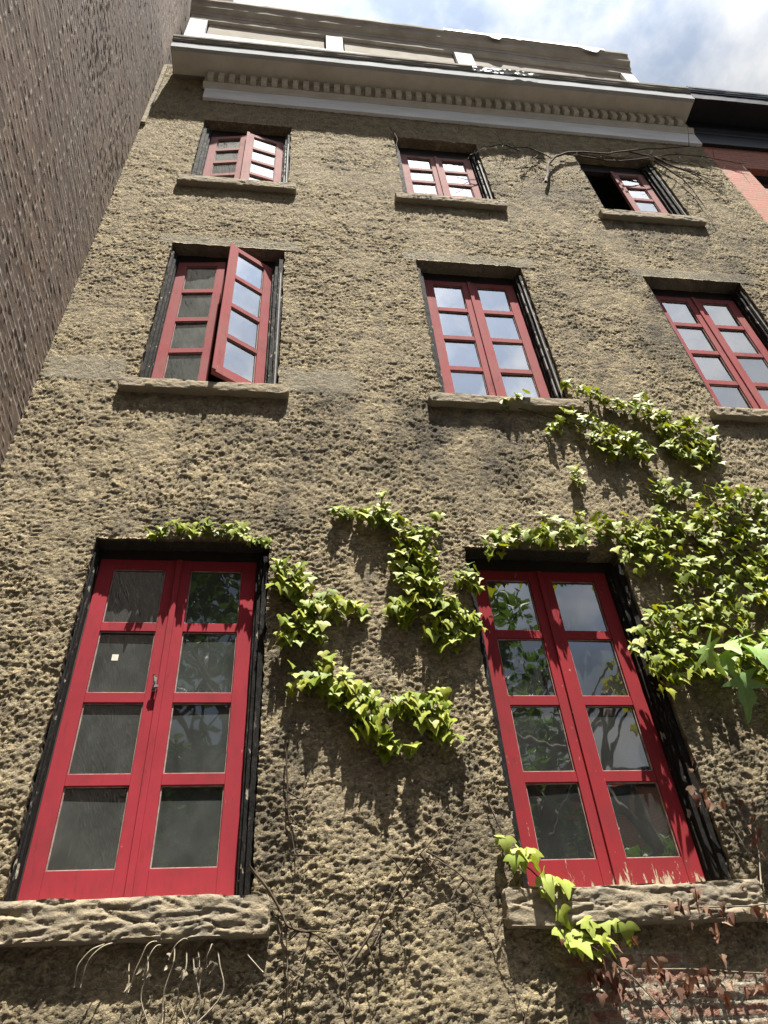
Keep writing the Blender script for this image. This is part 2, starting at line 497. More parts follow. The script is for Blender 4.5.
STEM = make_plain('vine_bark', (0.085, 0.062, 0.042), 0.9, None, 20)
DRYSTEM = make_plain('dry_vine_bark', (0.20, 0.165, 0.12), 0.9, None, 20)
ROOTM = make_plain('bleached_root', (0.36, 0.31, 0.23), 0.9, None, 20)
BARK = make_plain('tree_bark', (0.10, 0.085, 0.065), 0.95, None, 8, 0.8, 0.02)
IVY = make_leaf('ivy_leaf', [(0.14, 0.20, 0.016), (0.24, 0.31, 0.03), (0.37, 0.41, 0.05), (0.19, 0.26, 0.022), (0.45, 0.46, 0.08)], (1.0, 0.92, 0.25))
IVYP = make_leaf('pale_ivy_leaf', [(0.32, 0.39, 0.06), (0.40, 0.46, 0.11), (0.28, 0.38, 0.05)], (1.0, 0.95, 0.35))
PALM = make_leaf('lobed_leaf', [(0.20, 0.34, 0.13), (0.28, 0.42, 0.12), (0.34, 0.46, 0.16)], (1.0, 1.0, 0.4))
DEAD = make_leaf('dead_leaf', [(0.13, 0.055, 0.035), (0.25, 0.125, 0.08), (0.18, 0.095, 0.07), (0.38, 0.25, 0.17), (0.10, 0.055, 0.04)], (1.0, 0.6, 0.4), 0.7)
TREEL = make_leaf('tree_leaf', [(0.05, 0.10, 0.02), (0.08, 0.15, 0.03), (0.07, 0.12, 0.02)], (1.0, 1.0, 0.4))

# ---------------------------------------------------------------- setting
def sheet(name, x0, x1, y0, y1, z, mat):
    m = MB(); m.poly([(x0,y0,z),(x1,y0,z),(x1,y1,z),(x0,y1,z)])
    return tag(m.build(name, mat), kind='structure')
ASPH = make_plain('asphalt', (0.045, 0.045, 0.045), 0.9, (0.035, 0.035, 0.035), 12)
CONC = make_plain('shade_dark_pavement', (0.05, 0.05, 0.05), 0.9, (0.035, 0.035, 0.035), 3)  # tree shade put into the colour, dark to cut bounced light
EARTH = make_plain('shade_dark_earth', (0.045, 0.042, 0.03), 0.95, None, 2)  # garden soil with its shade put into the dark colour
sheet('ground', -400, 400, -400, 400, -0.14, EARTH)
sheet('street', -200, 200, -13, -5, -0.136, ASPH)
m = MB(); m.box(-200, 200, -5, 14, -0.3, 0.0); tag(m.build('pavement', CONC), kind='structure')
m = MB(); m.box(-200, 200, -17, -13, -0.3, -0.01); tag(m.build('far_pavement', CONC), kind='structure')

# ---------------------------------------------------------------- the stuccoed town house
XL, XR, ZT = -3.55, 3.80, 13.55
HOUSE = empty('town_house', (0, 0, 0), 'tan rough-stuccoed row house with red casement windows under a white cornice', 'house')
# openings: x0, x1, z0, z1
OW = 1.05
OPEN = {
    ('L', 1): (-2.845, -1.795, 2.74, 4.8875), ('R', 1): (-0.559, 0.491, 2.74, 4.8875),
    ('L', 2): (-2.845, -1.795, 6.39, 8.622), ('M', 2): (-0.525, 0.525, 6.39, 8.622), ('R', 2): (1.802, 2.852, 6.39, 8.622),
    ('L', 3): (-2.845, -1.795, 9.95, 11.74), ('M', 3): (-0.525, 0.525, 9.95, 11.74), ('R', 3): (1.802, 2.852, 9.95, 11.74),
}
def lines(breaks, stepf):
    out = []
    for a, b in zip(breaks[:-1], breaks[1:]):
        n = max(1, int(round((b - a) / stepf((a + b) / 2))))
        out += [a + (b - a) * i / n for i in range(n)]
    return np.array(out + [breaks[-1]])
xb = sorted({XL, XR, -2.2, 0.0} | {o[0] for o in OPEN.values()} | {o[1] for o in OPEN.values()})
zb = sorted({0.0, 1.0, 1.9, 5.2, 5.8, 7.4, 9.2, 10.8, 12.6, ZT} | {o[2] for o in OPEN.values()} | {o[3] for o in OPEN.values()})
xs = lines(xb, lambda x: 0.0092)
zs = lines(zb, lambda z: 0.03 if z < 1.9 else (0.0085 if z < 5.4 else (0.0115 if z < 9 else 0.016)))
X, Z = np.meshgrid(xs, zs, indexing='ij')
rowband = lambda z0, z1, w: sst(z0 - w, z0, Z) * (1 - sst(z1, z1 + w, Z))
colband = lambda x0, x1, w: sst(x0 - w, x0, X) * (1 - sst(x1, x1 + w, X))
edgen = fbm(X * 6, Z * 6, 3)
# smooth stone bands: lintels and the sill-level course on the left
smooth = np.zeros_like(X)
for (k, fl), o in OPEN.items():
    if fl == 2:
        smooth = np.maximum(smooth, 0.7 * colband(o[0] - 0.12 + 0.0*X, o[1] + 0.14, 0.02) * rowband(o[3], o[3] + 0.16 + 0.02 * edgen, 0.02))
smooth = np.maximum(smooth, 0.75 * colband(-3.5, -2.98, 0.05) * rowband(6.48, 6.72, 0.05) * sst(-0.9, 0.2, edgen + 0.5))
smooth = np.maximum(smooth, 0.75 * colband(-1.70, -1.25, 0.12) * rowband(6.45, 6.70, 0.05) * sst(-0.9, 0.2, edgen + 0.5))
smooth = np.clip(smooth, 0, 1)
# bare brick where the render has fallen off
bw = fbm(X * 2.2 + 3, Z * 2.2, 4) * 0.22
brick = sst(-0.03, 0.03, np.minimum((X + 0.36), (2.475 - Z)) + bw * 0.6)
brick = np.maximum(brick, sst(0, 0.05, 0.27 - np.hypot((X - 0.78) / 1.3, (Z - 4.22)) + bw))
brick = np.clip(brick, 0, 1)
# trowelled stucco: flat-topped smears broken by ragged pits
wx = X + 0.030 * fbm(X * 9, Z * 9, 2); wz = Z + 0.020 * fbm(X * 9 + 40, Z * 9, 2)
fk = 1.0 + 0.0 * Z
n1 = np.where(Z < 4.9, fbm(wx * 30 + wz * 22, wz * 50 - wx * 9, 3, 0.72), fbm(wx * 27 + wz * 10, wz * 46, 4, 0.72))
n2 = fbm(wx * 6 + 9, wz * 8, 3)
n3 = fbm(wx * 55 + wz * 18, wz * 70, 2, 0.7)
n4 = fbm(wx * 36 - wz * 22 + 70, wz * 46 + wx * 8, 3, 0.72)
plate = sst(-0.10, 0.04, n1 + 0.35 * n2)
pits = 1 - sst(-0.36, -0.24, n4)
ridge = 1 - np.abs(fbm(wx * 21 + 50 - wz * 13, wz * 36 + 7, 3, 0.65)) * 2.6
h = 0.0074 * plate + 0.0046 * n3 * (1.1 - 0.6 * plate) + 0.0050 * n2 + 0.0034 * np.clip(ridge, -0.4, 0.7) - 0.0075 * pits * (0.4 + 0.6 * plate)
patchy = sst(-0.5, 0.5, fbm(X * 1.5 + 5, Z * 1.3 + 60, 4, 0.55) + 0.15)
lowk = (0.74 + 0.06 * (1 - sst(2.6, 4.2, Z)) + 0.10 * (1 - sst(4.5, 7.5, Z))) * (0.62 + 0.6 * patchy)
amp = (1 - 0.75 * smooth) * lowk
h = h * amp - 0.008 + 0.010 * smooth
# brick relief
bz = (Z / 0.068) % 1.0; brow = np.floor(Z / 0.068)
bx = (X / 0.215 + 0.5 * (brow % 2)) % 1.0
mort = np.maximum((bz < 0.15), (bx < 0.05)).astype(float)
h = h * (1 - brick) + brick * (-0.003 - 0.005 * mort + 0.004 * n3)
# old soot and damp stains
sn = fbm(X * 2.1 + 20, Z * 1.3, 5, 0.6); sn2 = fbm(X * 6 + 80, Z * 4.2, 4, 0.6)
def blob(cx, cz, rx, rz): return np.exp(-((X - cx) / rx) ** 2 - ((Z - cz) / rz) ** 2)
st = (0.95 * blob(-0.45, 5.85, 0.55, 0.5) + 0.55 * blob(-1.55, 5.9, 0.5, 0.6) + 0.42 * blob(-0.75, 3.15, 0.35, 0.7)
      + 0.6 * blob(-1.72, 3.6, 0.18, 1.0) + 0.8 * blob(0.72, 3.2, 0.35, 0.7) + 0.35 * blob(1.2, 7.4, 1.6, 1.3) + 0.45 * blob(2.6, 9.5, 1.4, 2.2)
      + 0.7 * blob(-2.3, 5.05, 0.7, 0.12) + 0.45 * blob(0.2, 10.4, 1.5, 0.6) + 0.3 * blob(-2.4, 6.15, 0.7, 0.35) + 0.5 * blob(-2.4, 2.35, 1.2, 0.3))
stain = np.clip(sst(0.0, 0.75, st * (0.65 + 0.7 * sn) + 0.16 * sn2 + 0.10 * sn) * 0.75, 0, 0.74)
stain = np.maximum(stain, 0.55 * sst(0.25, 0.6, sn + 0.5 * sn2 - 0.45))
Yf = -h
# wobble of broken arrises round the openings
XX = X.copy(); ZZ = Z.copy()
for o in OPEN.values():
    for ex, s in ((o[0], 1), (o[1], -1)):
        mk = (np.abs(X - ex) < 1e-6) & (Z >= o[2] - 1e-6) & (Z <= o[3] + 1e-6)
        XX[mk] += (0.010 * fbm(Z * 9 + ex * 7, X * 0 + 3.3, 4, 0.6))[mk]
    mk = (np.abs(Z - o[3]) < 1e-6) & (X >= o[0] - 1e-6) & (X <= o[1] + 1e-6)
    ZZ[mk] += (0.009 * fbm(X * 9, Z * 0 + o[3] * 5, 4, 0.6))[mk]
nxn, nzn = X.shape
vid = np.arange(nxn * nzn).reshape(nxn, nzn)
xc = (xs[:-1] + xs[1:]) / 2; zc = (zs[:-1] + zs[1:]) / 2
keep = np.ones((nxn - 1, nzn - 1), bool)
for o in OPEN.values():
    keep &= ~(((xc > o[0]) & (xc < o[1]))[:, None] & ((zc > o[2]) & (zc < o[3]))[None, :])
I, J = np.nonzero(keep)
quads = np.stack([vid[I, J], vid[I + 1, J], vid[I + 1, J + 1], vid[I, J + 1]], 1)
V = np.stack([XX.ravel(), Yf.ravel(), ZZ.ravel()], 1)
SM, STN, BRK = smooth.ravel(), stain.ravel(), brick.ravel()
extraV, extraQ, base = [], [], len(V)
ea = []
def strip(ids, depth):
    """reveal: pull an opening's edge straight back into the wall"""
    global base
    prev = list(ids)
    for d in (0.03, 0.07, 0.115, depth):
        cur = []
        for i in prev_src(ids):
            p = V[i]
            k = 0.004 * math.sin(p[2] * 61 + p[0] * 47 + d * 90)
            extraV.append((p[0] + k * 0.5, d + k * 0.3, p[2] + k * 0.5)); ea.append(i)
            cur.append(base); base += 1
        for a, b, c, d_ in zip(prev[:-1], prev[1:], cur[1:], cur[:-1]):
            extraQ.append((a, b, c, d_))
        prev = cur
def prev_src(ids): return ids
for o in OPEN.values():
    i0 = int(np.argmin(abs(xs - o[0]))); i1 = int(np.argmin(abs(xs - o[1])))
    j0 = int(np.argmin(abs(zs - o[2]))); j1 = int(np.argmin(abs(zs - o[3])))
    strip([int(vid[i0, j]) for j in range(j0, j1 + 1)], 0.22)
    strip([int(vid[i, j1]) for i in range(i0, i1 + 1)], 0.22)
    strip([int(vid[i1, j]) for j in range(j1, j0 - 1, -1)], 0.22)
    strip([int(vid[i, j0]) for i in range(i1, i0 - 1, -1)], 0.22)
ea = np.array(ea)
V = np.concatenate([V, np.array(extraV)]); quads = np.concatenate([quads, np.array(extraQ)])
SM = np.concatenate([SM, SM[ea]]); STN = np.concatenate([STN, np.where((V[ea, 2] < 5.2) & (V[ea, 0] < 0.3), 0.96, np.clip(STN[ea] + 0.25, 0, 0.8))]); BRK = np.concatenate([BRK, 0 * BRK[ea]])  # every reveal darker than the face, charred near-black on the lower floor
me = bpy.data.meshes.new('wall')
me.vertices.add(len(V)); me.vertices.foreach_set('co', V.astype(np.float32).ravel())
me.loops.add(len(quads) * 4); me.loops.foreach_set('vertex_index', quads.astype(np.int32).ravel())
me.polygons.add(len(quads)); me.polygons.foreach_set('loop_start', np.arange(0, len(quads) * 4, 4, dtype=np.int32))
me.polygons.foreach_set('loop_total', np.full(len(quads), 4, np.int32))
me.polygons.foreach_set('use_smooth', np.ones(len(quads), bool))
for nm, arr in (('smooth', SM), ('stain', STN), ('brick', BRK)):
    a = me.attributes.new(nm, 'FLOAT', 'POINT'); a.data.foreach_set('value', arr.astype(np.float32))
me.materials.append(STUCCO); me.update(); me.validate()
WALL = link(bpy.data.objects.new('wall', me), HOUSE)

# house body behind the front: side and rear walls, roof, one room per floor
m = MB()
m.box(XL + 0.02, XL + 0.2, 0.24, 11, 0, 13.5); m.box(XR - 0.2, XR - 0.02, 0.24, 11, 0, 13.5); m.box(XL + 0.2, XR - 0.2, 10.8, 11, 0, 13.5)
m.build('side_wall', BRICKR, HOUSE)
m = MB(); m.box(XL, XR, 0.03, 11, 13.5, 13.7); m.build('roof', TAN, HOUSE)
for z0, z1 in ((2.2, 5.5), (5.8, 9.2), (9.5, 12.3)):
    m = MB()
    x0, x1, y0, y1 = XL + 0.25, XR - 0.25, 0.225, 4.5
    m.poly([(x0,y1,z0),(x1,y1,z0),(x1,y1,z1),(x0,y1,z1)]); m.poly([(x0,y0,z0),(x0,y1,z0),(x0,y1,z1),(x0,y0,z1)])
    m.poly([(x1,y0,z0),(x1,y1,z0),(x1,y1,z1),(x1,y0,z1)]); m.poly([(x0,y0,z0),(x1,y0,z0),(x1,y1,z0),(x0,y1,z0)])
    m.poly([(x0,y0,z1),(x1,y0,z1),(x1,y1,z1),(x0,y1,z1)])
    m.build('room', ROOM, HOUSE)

# ---------------------------------------------------------------- windows
def casement(w, H, rows, st_hinge, st_free, astragal=False, side=1, gr=False):
    """leaf in local coordinates: hinge axis at x=0,y=0, leaf runs to x = side*w, front at y=0; returns frame, glass builders"""
    f, g = MB(), MB()
    T, top, mun = 0.042, 0.070, 0.060; bot = 0.145 if gr else 0.105
    s = side
    def bx(a, b, y0, y1, z0, z1, mat=0):
        x0, x1 = sorted((s * a, s * b)); f.box(x0, x1, y0, y1, z0, z1, mat)
    bx(0.001, st_hinge, 0, T, 0, H)
    bx(w - st_free, w - 0.001, 0, T, 0, H)
    a, b = st_hinge, w - st_free
    bx(a, b, 0.002, T - 0.002, 0, bot); bx(a, b, 0.002, T - 0.002, H - top, H)
    ph = (H - top - bot - mun * (rows - 1)) / rows
    rnd = random.Random(int(w * 1000 + H * 777 + side * 5))
    for r in range(rows):
        z0 = bot + r * (ph + mun); z1 = z0 + ph
        if r < rows - 1: bx(a, b, 0.004, T - 0.004, z1, z1 + mun)
        q = 0.007
        bx(a, a + q, 0.012, 0.022, z0, z1, 1); bx(b - q, b, 0.012, 0.022, z0, z1, 1)
        bx(a + q, b - q, 0.012, 0.022, z0, z0 + q, 1); bx(a + q, b - q, 0.012, 0.022, z1 - q * .6, z1, 1)
        tx, tz = rnd.uniform(-0.0022, 0.0022), rnd.uniform(-0.003, 0.003)
        xa, xb_ = sorted((s * a, s * b)); yc = 0.0225
        g.poly([(xa, yc - tx - tz, z0), (xb_, yc + tx - tz, z0), (xb_, yc + tx + tz, z1), (xa, yc - tx + tz, z1)])
    if astragal:
        x = w - 0.018
        bx(x, x + 0.034, -0.014, -0.0005, 0.004, H - 0.004)
    return f, g

CFG = {
    # key: sash bottom, sash top, left edge, right edge, y front, left angle, right angle, red, glass
    ('L', 1): (2.812, 4.800, -2.815, -1.872, 0.105, 0, 0, RED1, GLASS1),
    ('R', 1): (2.812, 4.785, -0.505, 0.400, 0.115, 0, 0, RED1B, GLASS1B),
    ('L', 2): (6.495, 8.460, -2.780, -1.905, 0.115, 5, 31, RED2, GLASS2),
    ('M', 2): (6.495, 8.470, -0.452, 0.448, 0.125, 0, 0, RED2, GLASS2),
    ('R', 2): (6.495, 8.470, 1.875, 2.775, 0.125, 0, 0, RED2, GLASS2),
    ('L', 3): (9.985, 11.49, -2.750, -1.880, 0.110, 8, 12, RED3, GLASS2),
    ('M', 3): (9.985, 11.50, -0.452, 0.440, 0.120, 0, 0, RED3, GLASS2),
    ('R', 3): (9.985, 11.52, 1.875, 2.730, 0.120, -78, 0, RED3, GLASS2),
}
SILLZ = {1: (2.62, 2.785), 2: (6.33, 6.43), 3: (9.865, 10.0)}
WLAB = {('L', 1): 'bright red casement pair of four dusty panes each, in charred jambs', ('R', 1): 'peeling dark red casement pair beside the ivy',
        ('L', 2): 'faded red casements with the right leaf swung outward'}
for key, (zb0, zt0, xl, xr, yf, al, ar, red, gm) in CFG.items():
    o = OPEN[key]; fl = key[1]
    # fixed frame: header board, bottom board and jamb backing, dark and recessed
    f = MB()
    f.box(o[0] - 0.01, o[1] + 0.01, yf + 0.012, yf + 0.075, zt0 + 0.003, o[3] + 0.012)
    if fl > 1: f.box(o[0] - 0.01, o[1] + 0.01, yf - 0.02, yf + 0.075, o[2] + 0.005, zb0 - 0.004)
    else: f.box(xl, xr, yf + 0.004, yf + 0.075, o[2] + 0.005, zb0 - 0.001, 1)
    f.box(o[0] - 0.012, xl - 0.003, yf + 0.01, yf + 0.075, zb0 - 0.004, zt0 + 0.003)
    f.box(xr + 0.003, o[1] + 0.012, yf + 0.01, yf + 0.075, zb0 - 0.004, zt0 + 0.003)
    W_ = f.build('window', [DARKFRAME, red], HOUSE, bevel=0.003)
    if key in WLAB: W_['label'] = WLAB[key]
    mid = (xl + xr) / 2 - (0.0 if key[0] != 'R' or fl == 1 else 0.0)
    for side, ang in ((1, al), (-1, ar)):
        hx = xl if side == 1 else xr
        w = (mid - xl) if side == 1 else (xr - mid)
        cf_, cg_ = casement(w, zt0 - zb0, 4, 0.088, 0.075, astragal=(side == -1), side=side, gr=(fl == 1))
        rz = -rad(ang) * side
        c = cf_.build('casement', [red, PUTTY], W_, bevel=0.0035, loc=(hx, yf, zb0), rotz=rz)
        if key == ('L', 2) and side == -1: c['label'] = 'casement leaf swung open outward'
        g = cg_.build('glass', GLASS2D if (key in (('L', 2), ('L', 3)) and side == 1) else gm, W_, loc=(hx, yf, zb0), rotz=rz)
    # charred jamb boards stepping back to the sash
    cz0, cz1 = zb0 - 0.02, o[3] - 0.10
    for sd in (-1, 1):
        ex = o[0] if sd < 0 else o[1]; inn = xl if sd < 0 else xr
        cj = MB(); 
        wid = abs(inn - ex)
        nz_ = 36
        for a, b, y0, y1 in ((0.004, 0.45 * wid, 0.03, yf + 0.008), (0.45 * wid, 0.78 * wid, 0.055, yf + 0.008), (0.78 * wid, wid - 0.003, yf - 0.030, yf + 0.008)):
            if b - a < 0.004: continue
            xa, xb_ = sorted((ex - sd * a, ex - sd * b))
            b0 = len(cj.v)
            for i in range(nz_ + 1):
                z = cz0 + (cz1 - cz0) * i / nz_
                j1 = 0.004 * mnoise.noise(Vector((xa * 9, y0 * 20, z * 7))) + 0.004 * mnoise.noise(Vector((xb_ * 9, y0 * 20, z * 31)))
                j2 = 0.25 * j1
                for (x, y) in ((xa, y0 + j1), (xb_, y0 + j1 * 0.8), (xb_, y1), (xa, y1)):
                    cj.v.append((x + j2, y, z))
            for i in range(nz_):
                for k in range(4):
                    p = b0 + i * 4 + k; q = b0 + i * 4 + (k + 1) % 4
                    cj.f.append((p, q, q + 4, p + 4)); cj.m.append(0)
            cj.f.append((b0, b0 + 3, b0 + 2, b0 + 1)); cj.m.append(0)
            e = b0 + nz_ * 4; cj.f.append((e, e + 1, e + 2, e + 3)); cj.m.append(0)
        cj.build('jamb_board', CHAR, W_)
    # aluminium storm-sash tracks up the right reveal on the upper floors
    if fl >= 2:
        tr = MB(); 
        for xo, y0 in ((0.022, 0.055), (0.047, 0.085)):
            tr.box(o[1] - xo - 0.013, o[1] - xo, y0 - 0.030, y0 - 0.004, zb0 + 0.0, zt0 - 0.22)
        tr.build('storm_track', STEEL, W_, bevel=0.002)
    # sill of hewn stone
    z0, z1 = SILLZ[fl]
    s = rough_box(o[0] - 0.115, o[1] + 0.085, -0.062 if fl > 1 else -0.055, 0.15, z0, z1, 0.0075 if fl == 1 else 0.0125, 0.021 if fl == 1 else 0.014, 15.0, seed=o[0] + fl * 3, an=(0.42, 1, 1.5))
    s.build('sill', STONE, W_, smooth=True)
    if key == ('L', 1):
        l = MB(); l.box(-2.382, -2.366, 0.088, 0.103, 3.875, 3.955); l.box(-2.379, -2.352, 0.072, 0.087, 3.885, 3.90); l.tube([(-2.374, 0.088, 3.915), (-2.374, 0.068, 3.917), (-2.380, 0.064, 3.955)], 0.006, 8)
        l.build('latch', STEEL, W_, bevel=0.002)
        l = MB(); l.box(-2.635, -2.60, 0.1265, 0.1272, 4.085, 4.125); l.build('sticker', PAPER, W_)
    if key in (('L', 3), ('M', 3)):
        c = MB(); n = 60
        x0c, x1c = (xl + 0.05, xr - 0.05)
        pts = [(x0c + (x1c - x0c) * i / n, 0.30 + 0.02 * math.sin(i * 1.1) + 0.012 * math.sin(i * 2.7 + 1)) for i in range(n + 1)]
        for (xa, ya), (xb_, yb_) in zip(pts[:-1], pts[1:]):
            c.poly([(xa, ya, zb0 - 0.1), (xb_, yb_, zb0 - 0.1), (xb_, yb_, zt0 - 0.32), (xa, ya, zt0 - 0.32)])
        c.build('curtain', CLOTH, W_, smooth=True)

# ---------------------------------------------------------------- cornice
def cornice(parent, x0, x1, xf0, mats, name='cornice', seed=0, dz=0.0, dent=True):
    cap, wht, crm = mats
    n = int((x1 - x0) / 0.12)
    c = MB()
    # crown moulding and its backing, profile (y, z)
    c.prism([(0.02, 13.10 + dz), (-0.328, 13.10 + dz), (-0.328, 13.295 + dz), (-0.385, 13.285 + dz), (-0.391, 13.278 + dz), (-0.394, 13.278 + dz), (-0.398, 13.30 + dz), (-0.408, 13.325 + dz), (-0.415, 13.36 + dz), (-0.422, 13.38 + dz), (-0.422, 13.435 + dz), (-0.30, 13.47 + dz), (0.02, 13.62 + dz)], x0, x1, 0, n, 0.012, seed)
    root = c.build(name, cap, parent)
    m = MB(); m.prism([(-0.331, 13.080 + dz), (-0.382, 13.080 + dz), (-0.382, 13.27 + dz), (-0.331, 13.27 + dz)], x0 + 0.0, x1, 0, n, 0.010, seed + 4); m.build('fascia', GREYW if wht is WHITE else wht, root)
    m = MB(); m.prism([(-0.05, 13.085 + dz), (-0.330, 13.080 + dz), (-0.330, 13.098 + dz), (-0.05, 13.098 + dz)], x0 + 0.01, x1, 0, n, 0.004, seed + 9); m.build('soffit', crm, root)
    m = MB(); m.prism([(-0.025, 12.70 + dz), (-0.045, 12.70 + dz), (-0.055, 12.74 + dz), (-0.085, 12.78 + dz), (-0.085, 12.82 + dz), (-0.060, 12.845 + dz), (-0.060, 13.083 + dz), (-0.025, 13.083 + dz)], xf0 - 0.03, x1, 0, n, 0.004, seed + 2); m.build('bed_moulding', crm, root)
    m = MB(); m.prism([(0.04, 12.375 + dz), (-0.036, 12.375 + dz), (-0.040, 12.69 + dz), (-0.040, 12.70 + dz), (0.04, 12.70 + dz)], xf0, x1, 0, n, 0.008, seed + 7); m.build('frieze_board', wht, root)
    if dent:
        k = int((x1 - xf0) / 0.138); d0 = None
        for i in range(k):
            x = xf0 + 0.02 + i * 0.138
            if d0 is None:
                d = MB(); d.box(0, 0.074, -0.140, -0.0605, 12.848 + dz, 13.03 + dz); d0 = d.build('dentil', crm, root, bevel=0.003, loc=(x, 0, 0))
            else:
                d1 = d0.copy(); COL.objects.link(d1); d1.parent = root; d1.location.x = x + random.uniform(-0.004, 0.004)
    return root
COR = cornice(HOUSE, -3.385, 3.80, -2.93, (TAN, WHITE, CREAM))
# torn strip of metal flashing hanging on the fascia
fm = MB(); nn = 46
for i in range(nn):
    for j in range(6):
        def P(a, b):
            x = 0.62 + 0.92 * a / nn; z = 13.30 - (0.22 - 0.08 * a / nn) * b / 6 - 0.03 * mnoise.noise(Vector((x * 7, 0, 0))) * (b > 4)
            return (x, -0.440 - 0.03 * fbm3(Vector((x * 5, b * 0.5, 2)), 3) - 0.012 * (b == 6), z)
        fm.poly([P(i, j), P(i + 1, j), P(i + 1, j + 1), P(i, j + 1)])
fl_ = fm.build('torn_flashing', SILVER, COR, smooth=False)
# parapet: rails, stiles, recessed panels, coping; it sags to the right
def pz(x, z): return z - 0.045 * (x + 3.5)
PAR = MB()
def shear(mb):
    mb.v = [(x, y, z - 0.075 * (x + 3.4)) for (x, y, z) in mb.v]; return mb
px0, px1 = -3.45, 3.66
p = MB(); p.box(px0, px1, 0.14, 0.26, 13.6, 16.2); PA = shear(p).build('parapet', TAN, HOUSE)
p = MB(); p.prism([(-0.02, 13.7), (-0.02, 15.10), (0.139, 15.10), (0.139, 13.7)], px0, px1, 0, 40, 0.01, 3); shear(p).build('rail', WHITE, PA)
p = MB(); p.prism([(-0.02, 15.80), (-0.03, 15.98), (-0.02, 15.99), (0.139, 15.99), (0.139, 15.80)], px0, px1, 0, 40, 0.015, 8); shear(p).build('rail', PANEL, PA)
for a, b in ((px0, px0 + 0.27), (-1.33, -1.07), (0.72, 1.0), (px1 - 0.20, px1)):
    p = MB(); p.box(a, b, -0.018, 0.138, 15.102, 15.798); shear(p).build('stile', WHITE, PA)
for a, b in ((px0 + 0.30, -1.36), (-1.04, 0.69), (1.03, px1 - 0.23)):
    p = MB(); p.box(a, b, 0.03, 0.138, 15.13, 15.79); shear(p).build('panel', PANEL, PA)
p = MB(); p.prism([(0.25, 16.0), (-0.04, 16.0), (-0.05, 16.10), (-0.11, 16.16), (-0.13, 16.32), (-0.16, 16.35), (-0.16, 16.42), (0.25, 16.5)], px0 - 0.03, px1 + 0.03, 0, 90, 0.022, 12); shear(p).build('coping', PANEL, PA)
# ragged torn roofing felt along the coping
p = MB(); nn = 90
for i in range(nn):
    x0_ = 0.6 + 2.7 * i / nn; x1_ = 0.6 + 2.7 * (i + 1) / nn
    h0 = 16.47 + 0.16 * max(0, fbm3(Vector((x0_ * 2.2, 0, 0)), 4)); h1 = 16.47 + 0.16 * max(0, fbm3(Vector((x1_ * 2.2, 0, 0)), 4))
    lo0 = 16.36 - 0.22 * max(0, fbm3(Vector((x0_ * 3.1, 5, 0)), 3)); lo1 = 16.36 - 0.22 * max(0, fbm3(Vector((x1_ * 3.1, 5, 0)), 3))
    p.poly([(x0_, -0.172, lo0), (x1_, -0.172, lo1), (x1_, -0.165, h1), (x0_, -0.165, h0)])
    p.poly([(x0_, -0.165, h0), (x1_, -0.165, h1), (x1_, 0.1, 16.5), (x0_, 0.1, 16.5)])
shear(p).build('torn_felt', SILVER, PA)
# stucco bead where the house meets the tall brick wall
s = rough_box(XL + 0.002, XL + 0.05, -0.03, 0.004, 11.4, 13.5, 0.02, 0.012, 12.0, seed=4)
s.build('corner_strip', STONE, HOUSE, smooth=True)

# ---------------------------------------------------------------- neighbours
DBK = empty('brick_building', (-6.5, -2, 0), 'tall dark brown brick building rising along the left edge of the photo', 'building')
def grid_object(name, P, attrs, mat, parent):
    a, c = P.shape[:2]
    vi = np.arange(a * c).reshape(a, c)
    q = np.stack([vi[:-1, :-1], vi[1:, :-1], vi[1:, 1:], vi[:-1, 1:]], -1).reshape(-1, 4)
    me = bpy.data.meshes.new(name)
    me.vertices.add(a * c); me.vertices.foreach_set('co', P.reshape(-1).astype(np.float32))
    me.loops.add(len(q) * 4); me.loops.foreach_set('vertex_index', q.astype(np.int32).ravel())
    me.polygons.add(len(q)); me.polygons.foreach_set('loop_start', np.arange(0, len(q) * 4, 4, dtype=np.int32))
    me.polygons.foreach_set('loop_total', np.full(len(q), 4, np.int32))
    me.polygons.foreach_set('use_smooth', np.ones(len(q), bool))
    for nm, arr in attrs.items():
        t = me.attributes.new(nm, 'FLOAT', 'POINT'); t.data.foreach_set('value', arr.ravel().astype(np.float32))
    me.materials.append(mat); me.update(); me.validate()
    return link(bpy.data.objects.new(name, me), parent)
bys = lines([-7.0, -3.0, 0.05, 2.1], lambda y: 0.018 if -3 < y < 0.05 else 0.06)
bzs = lines([0.0, 5.0, 12.0, 18.0, 30.0], lambda z: 0.1 if z < 5 or z > 18 else (0.0112 if z < 12 else 0.014))
BY, BZ = np.meshgrid(bys, bzs, indexing='ij')
BH = 0.067; BWID = 0.21
row = np.floor(BZ / BH); fz = BZ / BH - row
byo = BY / BWID + 0.5 * (row % 2); col_ = np.floor(byo); fy = byo - col_
hsh = np.modf(np.abs(np.sin(row * 12.9898 + col_ * 78.233) * 43758.5453))[0]
mjz = np.clip(1 - np.abs(fz - 0.5 * 0) / 0.16, 0, 1) + np.clip(1 - (1 - fz) / 0.10, 0, 1)
mjy = np.clip(1 - fy / 0.06, 0, 1) + np.clip(1 - (1 - fy) / 0.05, 0, 1)
mort_ = np.clip(np.maximum(mjz, mjy), 0, 1)
sq = sst(-0.5, 0.5, fbm(BY * 5, BZ * 17, 3, 0.6)); knob = sst(0.22, 0.42, fbm(BY * 17 + 30, BZ * 30, 2, 0.5))
rough_ = fbm(BY * 26, BZ * 40, 3, 0.6)
bh = (hsh - 0.5) * 0.0016 + 0.0006 * rough_ + mort_ * (0.0016 * sq - 0.0003) + 0.0042 * knob * mort_
P = np.stack([np.full_like(BY, -3.556) + bh + 6.5, BY + 2, BZ], -1)
